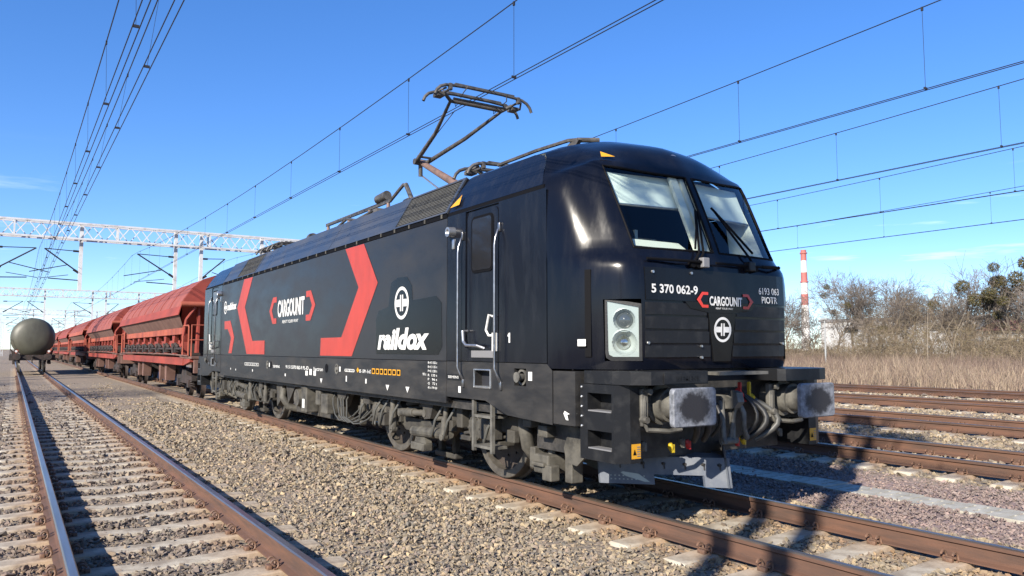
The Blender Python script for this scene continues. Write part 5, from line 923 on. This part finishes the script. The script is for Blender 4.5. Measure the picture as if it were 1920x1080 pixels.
for s in (-1,1):
    for e,d in ((ty,1),(ty+14,-1)): P(MB().lathe([(0,0),(0,.21),(.04,.22),(.05,.09),(.4,.09),(.4,.13),(.62,.14)],(TX+s*.875,e,1.06),(0,d,0),18).bb(TX+s*.875-.2,TX+s*.875+.2,*sorted((e+.55*d,e+.62*d)),.86,1.22), 'buffer', 'wagon_dark', T, smooth=40)
    o = P(MB().lathe([(0,0),(0,.13),(.03,.13)],(TX+s*.92,ty+.45,1.42),(0,-1,0),20).bb(TX+s*.92-.02,TX+s*.92+.02,ty+.43,ty+.47,1.1,1.42), 'tail_disc', 'wagon_orange', T); P(MB().lathe([(0,0),(0,.075)],(TX+s*.92,ty+.415,1.42),(0,-1,0),16), 'disc_centre', 'white_print', o)
    for yc in (ty+3,ty+11):
        B_ = P(MB().prism([(yc-1.25,.55),(yc-1.25,.70),(yc-.3,.88),(yc+.3,.88),(yc+1.25,.70),(yc+1.25,.55)], lambda q,z,t: (TX+s*t,q,z), .95,1.10), 'bogie_side', 'wagon_dark', T)
        for y_ in (yc-.9,yc+.9): P(MB().lathe([(.0,0),(.0,.38),(.10,.40),(.11,.455),(0,.465),(-.03,.49),(-.03,.0)],(TX+s*.70,y_,.46),(s,0,0),24), 'wheel', 'wheel_tread', B_, smooth=35)
P(MB().prism([(ty+.62,.98),(ty+.30,1.0),(ty+.24,1.08),(ty+.32,1.16),(ty+.62,1.1)], lambda a,b,t: (TX+t,a,b), -.05,.05).tube([(TX,ty+.35,1.05),(TX-.03,ty+.3,.85),(TX,ty+.3,.65)],.035,6), 'draw_hook', 'wagon_dark', T)
P(MB().tube([(TX-1.25,ty+.9,1.15),(TX-1.25,ty+.9,2.2),(TX-1.25,ty+1.3,2.2),(TX-1.25,ty+1.3,1.15)],.02,6), 'handrail', 'wagon_dark', T)
# ------------------------------------------------------------------ catenary gantries
GY = [46.2,104.5,162.5,220.5]; GL = ['nearest white lattice gantry spanning the tracks behind the locomotive','second white lattice gantry, seen under the nearest one','third white lattice gantry, farther down the yard','farthest white lattice gantry in the haze of wires']
def gantry(gy, label, full):
    G = thing('catenary_gantry', (-8.2,gy,0), label, 'gantry', 'white lattice gantries over the yard'); x0, x1 = -16.5, 22.5; zt, zb = 8.85, 7.95; r = .05
    for z in (zt,zb):
        for dy in (-.35,.35): P(MB().box(((x0+x1)/2,gy+dy,z),(x1-x0,.11,.11)), 'chord', 'mast_white', G)
    n = int((x1-x0)/1.3); br = MB()
    for i in range(n):
        xa = x0+(x1-x0)*i/n; xb = x0+(x1-x0)*(i+1)/n; xm = (xa+xb)/2
        for dy,a_,b_ in ((-.35,zb,zt),(.35,zt,zb)): P(MB().cyl((xa,gy+dy,a_),(xm,gy+dy,b_),.035,4).cyl((xm,gy+dy,b_),(xb,gy+dy,a_),.035,4), 'lacing', 'mast_white', G)
        if i % 4 == 0: P(MB().box((xa,gy-.35,(zt+zb)/2),(.09,.09,zt-zb)).box((xa,gy+.35,(zt+zb)/2),(.09,.09,zt-zb)).box((xa,gy,zt),(.08,.7,.08)), 'brace', 'mast_white', G)
    for x in (x0+8.5,x1-.6,x0+.3):
        m = MB()
        for dx in (-.22,.22):
            for dy in (-.3,.3): m.box((x+dx,gy+dy,3.95),(.10,.10,8.3))
        for k in range(9): m.cyl((x-.22,gy-.3,.2+k*.9),(x+.22,gy-.3,1.1+k*.9),.03,4).cyl((x+.22,gy+.3,.2+k*.9),(x-.22,gy+.3,1.1+k*.9),.03,4).cyl((x-.22,gy-.3,.2+k*.9),(x-.22,gy+.3,1.1+k*.9),.03,4)
        P(m, 'lattice_mast', 'mast_white', G)
    for xp,xt in ((-2.78,-4.7),(2.35,0.1),(3.85,5.4),(7.6,9.9),(17.2,15.1),(21.6,19.6),(-7.0,-4.9)):
        if xp > -6.5: P(MB().box((xp,gy,6.95),(.20,.20,4.0)), 'drop_post', 'mast_white', G)
        s = 1 if xt > xp else -1
        ct = MB().cyl((xp,gy,5.95),(xt-s*.1,gy,7.32),.04,8).cyl((xp,gy,7.25),(xt-s*.1,gy,7.32),.025,6).cyl((xp,gy,5.95),(xp+s*.35,gy,6.18),.07,8).cyl((xp,gy,7.25),(xp+s*.4,gy,7.26),.06,8)
        ct.cyl((xp+s*.7,gy,6.42),(xt+s*.6,gy,5.95),.025,6).tube([(xp+s*.6,gy,5.85),(xt,gy,5.62),(xt+s*.05,gy,5.52)],.018,6).cyl((xp,gy,5.55),(xp+s*1.6,gy,5.62),.03,6)
        P(ct, 'cantilever', 'wire', G, smooth=50)
    return G
for g_,l_ in zip(GY,GL): gantry(g_, l_, True)
# ------------------------------------------------------------------ overhead lines
SUP = [-12.1]+GY
def zmess(y, zs=7.32, zm=6.47):
    for a,b in zip(SUP[:-1],SUP[1:]):
        if a <= y <= b: t = (y-(a+b)/2)/((b-a)/2); return zm+(zs-zm)*t*t
    return zm
def line(X, label, z=0, xm=0, zc=5.49, ph=0, zmin=6.47, pair=.035, ymax=220.5, xc=0, r=.009):
    T = thing('overhead_line', (X,-12,5.2+z), label, 'overhead line', 'overhead lines'); ys_ = [-12.1]+list(np.arange(-10,ymax-1,3.0))+[ymax]
    zig = lambda y: .2*math.sin(PI*(y+12.1)/58.3)*0
    P(MB().tube([(X+xm,y,zmess(y,zm=zmin)+z) for y in ys_], r, 5), 'messenger_wire', 'wire', T)
    for s in (-1,1): P(MB().tube([(X+xc+s*pair,y,zc+z+.012*math.sin(y*.1)) for y in ys_], r*.8, 5), 'contact_wire', 'wire', T)
    y = -9.5+ph
    while y < min(ymax,150):
        P(MB().cyl((X+xm,y,zmess(y,zm=zmin)+z),(X+xc,y,zc+z),.0035,4).box((X+xc,y,zc+z+.02),(.075,.022,.035)).box((X+xm,y,zmess(y,zm=zmin)+z-.02),(.025,.03,.06)), 'dropper', 'wire', T); y += 3.55 if y < 60 else 7.1
    return T
line(-4.84, 'overhead line above the left track, leftmost of the doubled pair', xm=-.03, ph=.6, pair=.04)
line(-4.53, 'overhead line above the left track, right one of the doubled pair', xm=.13, ph=2.0, pair=.045)
line(0, 'overhead line touched by the raised pantograph of the locomotive', ph=3.1, zmin=6.47)
line(5.5, 'overhead line above the first track beyond the locomotive', ph=0.1, zmin=6.55)
line(10.07, 'overhead line above the second track beyond the locomotive', ph=1.1, zmin=6.50)
line(14.96, 'overhead line above the third track beyond the locomotive', ph=3.0, zmin=6.42)
line(19.7, 'overhead line above the outermost track by the field', ph=2.2, zmin=6.38)
# ------------------------------------------------------------------ background: field, thicket, trees, factory
def blades(name, x, y, h, wd, m, label, cat, lean=.25, z=None):
    n = len(x); z = zg(x) if z is None else z; a = rng.uniform(0,2*PI,n); lx = rng.normal(0,lean,n)*h; ly = rng.normal(0,lean,n)*h
    b0 = np.stack([x-np.cos(a)*wd, y-np.sin(a)*wd, z-.05],1); b1 = np.stack([x+np.cos(a)*wd, y+np.sin(a)*wd, z-.05],1)
    m0 = np.stack([x-np.cos(a)*wd*.7+lx*.3, y-np.sin(a)*wd*.7+ly*.3, z+h*.55],1); m1 = np.stack([x+np.cos(a)*wd*.7+lx*.3, y+np.sin(a)*wd*.7+ly*.3, z+h*.55],1)
    t = np.stack([x+lx, y+ly, z+h],1); V = np.stack([b0,b1,m0,m1,t],1).reshape(-1,3); i = (np.arange(n)*5)[:,None]
    F = np.concatenate([i+np.array([[0,1,3]]), i+np.array([[0,3,2]]), i+np.array([[2,3,4]])]); return fast_mesh(name, V, F, m, label, cat)
n = 90000; x = 21.9+rng.gamma(1.6,7,n); y = rng.uniform(-12,95,n); k = (x < 66) & (np.abs(np.arctan2(x-CAM.x,y-CAM.y)-1.0) < .42)
x, y = x[k], y[k]; patch = .5+.5*np.sin(x*.5+2*np.sin(y*.23))*np.sin(y*.41+1.3); h = rng.uniform(.36,.66,len(x))+.28*patch
h = h*np.clip(.55+.75*patch+rng.normal(0,.25,len(x)), .35, 1.6)
blades('dry_grass', x, y, h, .014, 'dry_grass', 'tall dry grass covering the field behind the far tracks', 'grass')
n = 26000; x = rng.uniform(28,60,n); y = rng.uniform(0,90,n); k = (np.sin(x*.35+1.7*np.sin(y*.19))+np.sin(y*.5+x*.2) > -.3); x, y = x[k], y[k]
blades('dry_weeds', x, y, rng.uniform(.7,1.35,len(x)), .010, 'weeds', 'brown purple dead weed stalks standing above the dry grass', 'weeds', .18)
n = 9000; x = rng.uniform(21.4,24,n); y = rng.uniform(-8,70,n); blades('dry_grass', x, y, rng.uniform(.3,.7,n), .012, 'dry_grass', 'low pale dry grass fringe along the outermost track', 'grass', .3)
def twigs(P0, P1, r0, r1):     # many three-sided tapered sticks
    d = P1-P0; L = np.linalg.norm(d,axis=1,keepdims=True); d = d/np.maximum(L,1e-6); a = np.cross(d, np.array([.31,.17,.93])); a /= np.linalg.norm(a,axis=1,keepdims=True); b = np.cross(d,a)
    vs = []
    for P, r in ((P0,r0),(P1,r1)):
        for t in (0,2.094,4.189): vs.append(P+(a*math.cos(t)+b*math.sin(t))*r[:,None])
    V = np.stack(vs,1).reshape(-1,3); i = (np.arange(len(P0))*6)[:,None,None]
    F = (i+np.array([[[0,1,4,3],[1,2,5,4],[2,0,3,5]]])).reshape(-1,4); return V, F
def grow(rs, h, spread=.55, levels=5, kids=(3,4), twist=.25, lean=(0,0), fork=.35, minr=.012, segs=4, r0=.022, clean=.35, kl=1):
    segA = []; q = [(np.array([0.,0.,-.2]), np.array([lean[0],lean[1],1.]), h*fork, h*r0, 0)]
    while q:
        p, d, L, r, lv = q.pop(); d = d/np.linalg.norm(d); pr = r
        n_ = segs if lv < 3 else 2
        for i in range(n_):
            d2 = d+rs.normal(0,twist*(.35 if lv or clean else .06),3)+np.array([0,0,.05 if lv < 3 else -.02]); d2 /= np.linalg.norm(d2); p2 = p+d2*L/n_; r2_ = max(minr, pr*(.86 if lv else .93))
            segA.append((p,p2,pr,r2_,lv)); p, d, pr = p2, d2, r2_
            if lv < levels and (i > 0 or lv > 0) and rs.uniform() < (.75 if lv else clean):
                a = rs.normal(0,1,3); a -= d*a.dot(d); a /= np.linalg.norm(a); q.append((p, d*math.cos(spread*1.3)+a*math.sin(spread*1.3), L*rs.uniform(.5,.75), max(minr,pr*.55), lv+1))
        if lv < levels:
            for _ in range(rs.integers(*kids)):
                a = rs.normal(0,1,3); a -= d*a.dot(d); a /= np.linalg.norm(a); s_ = spread*rs.uniform(.6,1.25)
                q.append((p, d*math.cos(s_)+a*math.sin(s_), L*kl*rs.uniform(.62,.9), max(minr,pr*rs.uniform(.6,.8)), lv+1))
    return segA
def tree(loc, h, seed, label, balls=0, group=None,  spread=.55, levels=5, lean=(0,0), br=(.35,.6), minr=.011, kids=(2,4), fork=.33, r0=.017, clean=.35, kl=1):
    rs = np.random.default_rng(seed); S = grow(rs, h, spread, levels, lean=lean, minr=minr, kids=kids, fork=fork, r0=r0, clean=clean, kl=kl)
    top = max(s[1][2] for s in S); k = h/top; S = [(a*k,b*k,r*k if l < 2 else r,t*k if l < 2 else t,l) for a,b,r,t,l in S]
    h = h; T = thing('bare_tree', loc, label, 'tree', group); L = np.array(loc)
    for nm, lo, hi, m in (('trunk',0,1,'bark'),('crown',2,9,'twig')):
        s = [q for q in S if lo <= q[4] <= hi]; V, F = twigs(np.array([q[0] for q in s])+L, np.array([q[1] for q in s])+L, np.array([q[2] for q in s]), np.array([q[3] for q in s]))
        fast_mesh(nm, V, F, m, parent=T, kind=None)
    cand = [q[1] for q in S if 2 <= q[4] <= 3 and q[1][2] > h*.45]
    used = []
    for i in range(balls):
        c = max((cand[rs.integers(len(cand))]+L for _ in range(6)), key=lambda q: min([np.linalg.norm(q-z) for z in used] or [9])); used.append(c); r = rs.uniform(*br); n_ = int(520*max(1,r/.5)); d = rs.normal(size=(n_,3)); d /= np.linalg.norm(d,axis=1,keepdims=True)
        P = c+d*(r*rs.uniform(.3,1,n_)**.4)[:,None]*np.array([1,1,.85]); u = rs.normal(size=(n_,3)); u /= np.linalg.norm(u,axis=1,keepdims=True); v = np.cross(u,d); s = r*.16
        V = np.stack([P-u*s*.4, P+v*s*.5, P+u*s+d*s, P-v*s*.5],1).reshape(-1,3); F = np.arange(n_*4).reshape(-1,4); fast_mesh('mistletoe', V, F, 'mistletoe', parent=T, kind=None)
    return T
TG = 'bare trees behind the field'
for i,(x_,y_,h_,lb) in enumerate(((76,50.5,7.8,'bare tree between the small tree and the chimney, well behind'),(75,42.6,8.6,'pale twiggy tree filling the back of the chimney clump'),(78,38.2,6.8,'low twiggy tree behind the bent mistletoe tree'),(74,36.4,8.2,'fine twigged tree rising over the white factory wall'),(76,33.6,7.4,'grey twiggy tree left of the forked dead tree, set back'),(72,28.6,8.4,'thin crowned bare tree between the forked and the mistletoe tree'),(70,24.2,8.0,'thin crowned bare tree behind the mistletoe tree'),(62,30.0,6.2,'short bare tree in front of the forked dead tree'),(73,34.6,9.6,'tall fine twigged tree just left of the forked dead tree'),(77,30.2,9.4,'tall pale tree close behind the right of the forked dead tree'),(69,37.9,8.6,'grey bare tree right of the low bent mistletoe tree'),(80,47.5,10.6,'tall pale tree standing behind the chimney clump'),(66,22.8,8.8,'fine twigged tree at the very right edge'),(61,42.5,5.6,'short many branched tree in front of the chimney clump'))):
    tree((x_,y_,.1), h_, 101+i*7, lb, 1 if i in (1,5) else 0, TG, spread=.5, kids=(2,4), minr=.0105, r0=.015, fork=.3)
tree((68,45.3,.1), 10.2, 3, 'bare tree with a broad crown of dark twigs and mistletoe, nearest the chimney', 4, TG, br=(.28,.42))
tree((71,45.0,.1), 9.6, 5, 'slender bare tree in the middle of the clump right of the chimney', 2, TG, br=(.28,.42))
tree((66,39.8,.1), 9.8, 9, 'bare tree with a rounded fine crown at the right of the chimney clump', 2, TG, br=(.25,.4))
tree((72,53.9,.1), 8.6, 12, 'small bare tree left of the chimney against the locomotive nose', 0, TG)
tree((64,37.0,.1), 6.4, 14, 'low bent bare tree with one mistletoe ball before the white factory', 1, TG, br=(.5,.6))
tree((72,39.9,.1), 7.6, 17, 'thin bare tree in the gap between the two tall groups', 0, TG)
tree((70,35.8,.1), 7.6, 21, 'bushy bare tree before the right end of the white factory', 1, TG)
tree((66,32.0,.1), 9.0, 24, 'bare tree with a ragged top beside the forked dead tree', 0, TG)
tree((68,31.3,.1), 10.2, 29, 'forked dead tree with few thick bare branches', 0, TG, levels=3, kids=(2,3), fork=.5)
tree((64,26.4,.1), 9.6, 33, 'tree hung full of dark green mistletoe balls at the far right', 15, TG, br=(.4,.68), levels=4)
tree((60,23.2,.1), 7.2, 36, 'leaning bare tree at the right edge under the mistletoe tree', 2, TG, lean=(.1,-.3))
# trees on the near side of the yard, they shade the rails and mirror in the door window
tree((-11.37,-5.76,-.4), 14.5, 52, 'tall slender bare tree left of the yard whose shadow crosses the rails', 4, None, spread=.34, levels=2, br=(.3,.45), fork=.68, minr=.016, r0=.0125, kids=(2,4), clean=0, kl=.42)
tree((-12.4,-6.86,-.4), 15, 57, 'second slender bare tree left of the yard, farther from the tracks', 5, None, spread=.34, levels=2, br=(.3,.5), fork=.68, minr=.016, r0=.0125, kids=(2,4), clean=0, kl=.42)
def thicket(name, x0, x1, y0, y1, n, h0, h1, label, m='bush_twig', amin=None):
    P0=[];P1=[];R0=[];R1=[]
    for i in range(n):
        c = np.array([rng.uniform(x0,x1), rng.uniform(y0,y1), 0]); c[2] = zg(c[0])-.1; H = rng.uniform(h0,h1)*(.75+.45*math.sin(c[1]*.31+1)*math.sin(c[1]*.13))
        for s in range(9):
            p = c+np.array([rng.normal(0,.5), rng.normal(0,.5), 0]); d = np.array([rng.normal(0,.32), rng.normal(0,.32), 1.]); L = H*rng.uniform(.5,1); r = .022
            for k in range(4):
                d = d+rng.normal(0,.16,3); d /= np.linalg.norm(d); p2 = p+d*L/4; P0.append(p);P1.append(p2);R0.append(r);R1.append(r*.75); r *= .75
                for t in range(2 if k == 0 else 4):
                    e = d*.6+rng.normal(0,.6,3); e /= np.linalg.norm(e); P0.append(p2); q = p2+e*H*rng.uniform(.08,.26); P1.append(q); R0.append(.011); R1.append(.006)
                    if k > 0:
                        e2 = e+rng.normal(0,.7,3); P0.append((p2+q)/2); P1.append((p2+q)/2+e2/np.linalg.norm(e2)*H*.1); R0.append(.008); R1.append(.006)
                p = p2
    V, F = twigs(np.array(P0),np.array(P1),np.array(R0),np.array(R1)); fast_mesh(name, V, F, m, label, 'thicket')
thicket('thicket', 55,66, 14,90, 330, 2.4,5.2, 'brown leafless thicket of bushes along the back of the field')
thicket('thicket', 50,56, 16,76, 80, 1.2,2.6, 'low scrub of bare stems before the taller thicket')
thicket('thicket', -132,-120, 90,330, 60, 6,10, 'far belt of leafless bushes on the left side of the yard')
tree((-15.5,24.5,-.5), 11, 61, 'bare tree left of the yard that mirrors in the cab door window', 3, None)
tree((-21,33,-.5), 12, 67, 'bare tree farther along the left side of the yard', 4, None)
for i,(x_,y_,h_,lx,ly) in enumerate(((52,26.6,4.6,.25,.1),(51,24.4,4.3,.05,-.25),(54,25.6,4.8,-.35,.2),(56,39.5,3.8,.3,-.1))):
    T = thing('sapling', (x_,y_,.1), ['pale bare sapling stem leaning right before the thicket','pale crooked sapling stem under the mistletoe tree','pale sapling stem leaning left under the mistletoe tree','short pale leaning sapling below the chimney clump'][i], 'sapling', 'pale stems before the thicket')
    pts = [(x_+lx*h_*t*t, y_+ly*h_*t*t, h_*t) for t in (0,.3,.6,1)]
    MB().tube(pts, .06, 6, rs=[.05,.04,.028,.012]).build('trunk', 'sapling_bark', T); MB().tube([pts[2],(pts[2][0]+.3,pts[2][1]-.5,h_*.8)], .02, 4).tube([pts[1],(pts[1][0]-.2,pts[1][1]+.5,h_*.55)], .02, 4).build('branch', 'sapling_bark', T)
T = thing('lamp_post', (48,32.5,.1), 'thin pale lamp post standing in the field left of the trees', 'lamp post')
MB().tube([(48,32.5,0),(48,32.5,2),(48,32.5,3.9)], .06, 8, rs=[.075,.06,.045]).build('post', 'pole_grey', T); MB().cbox(47.85,48.15,32.2,32.8,3.85,3.97,.02).build('lamp_head', 'pole_grey', T)
# chimney
T = thing('factory_chimney', (520,376,0), 'tall red and white banded factory chimney behind the trees', 'chimney')
H = 80; bands = [0,36,44.6,54.8,62,71.4,80]; cols = ['chimney_white','chimney_red','chimney_white','chimney_red','chimney_white','chimney_red']
rad = lambda z: 3.45-1.35*z/H
for a,b,m in zip(bands[:-1],bands[1:],cols): MB().cyl((520,376,a),(520,376,b),rad(a),28,rad(b)).build('band', m, T, smooth=40)
for z in (33,54,77): MB().lathe([(0,rad(z)),(0,rad(z)+.7),(.9,rad(z)+.7),(.9,rad(z))],(520,376,z),(0,0,1),28).build('gallery', 'chimney_red' if z > 50 else 'chimney_white', T)
# factory hall
T = thing('factory_hall', (215,120,0), 'long white factory hall half hidden behind the bare trees', 'building')
MB().bb(200,230,97,139,0,9.6).build('wall', 'factory_white', T); MB().bb(199.5,230.5,96.5,139.5,9.6,10.3).build('roof_edge', 'grey_print', T)
wb = MB().bb(0,.1,-2.2,2.2,-.8,.8)
o = wb.build('window', 'window_black'); me = o.data; bpy.data.objects.remove(o)
for i in range(3): put(me, 'window', T, (199.93, 104+i*12.5, 7.0))
T = thing('red_roofed_shed', (185,78,0), 'low building with a dull red roof at the right edge', 'building')
MB().bb(180,196,62,83,0,5.6).build('wall', 'factory_white', T); MB().prism([(178.5,5.6),(198,5.6),(188,8.2)], lambda a,b,t:(a,t,b), 61, 84).build('roof', 'factory_red', T)
for i in range(4): put(me, 'window', T, (179.93, 64+i*4.8, 3))
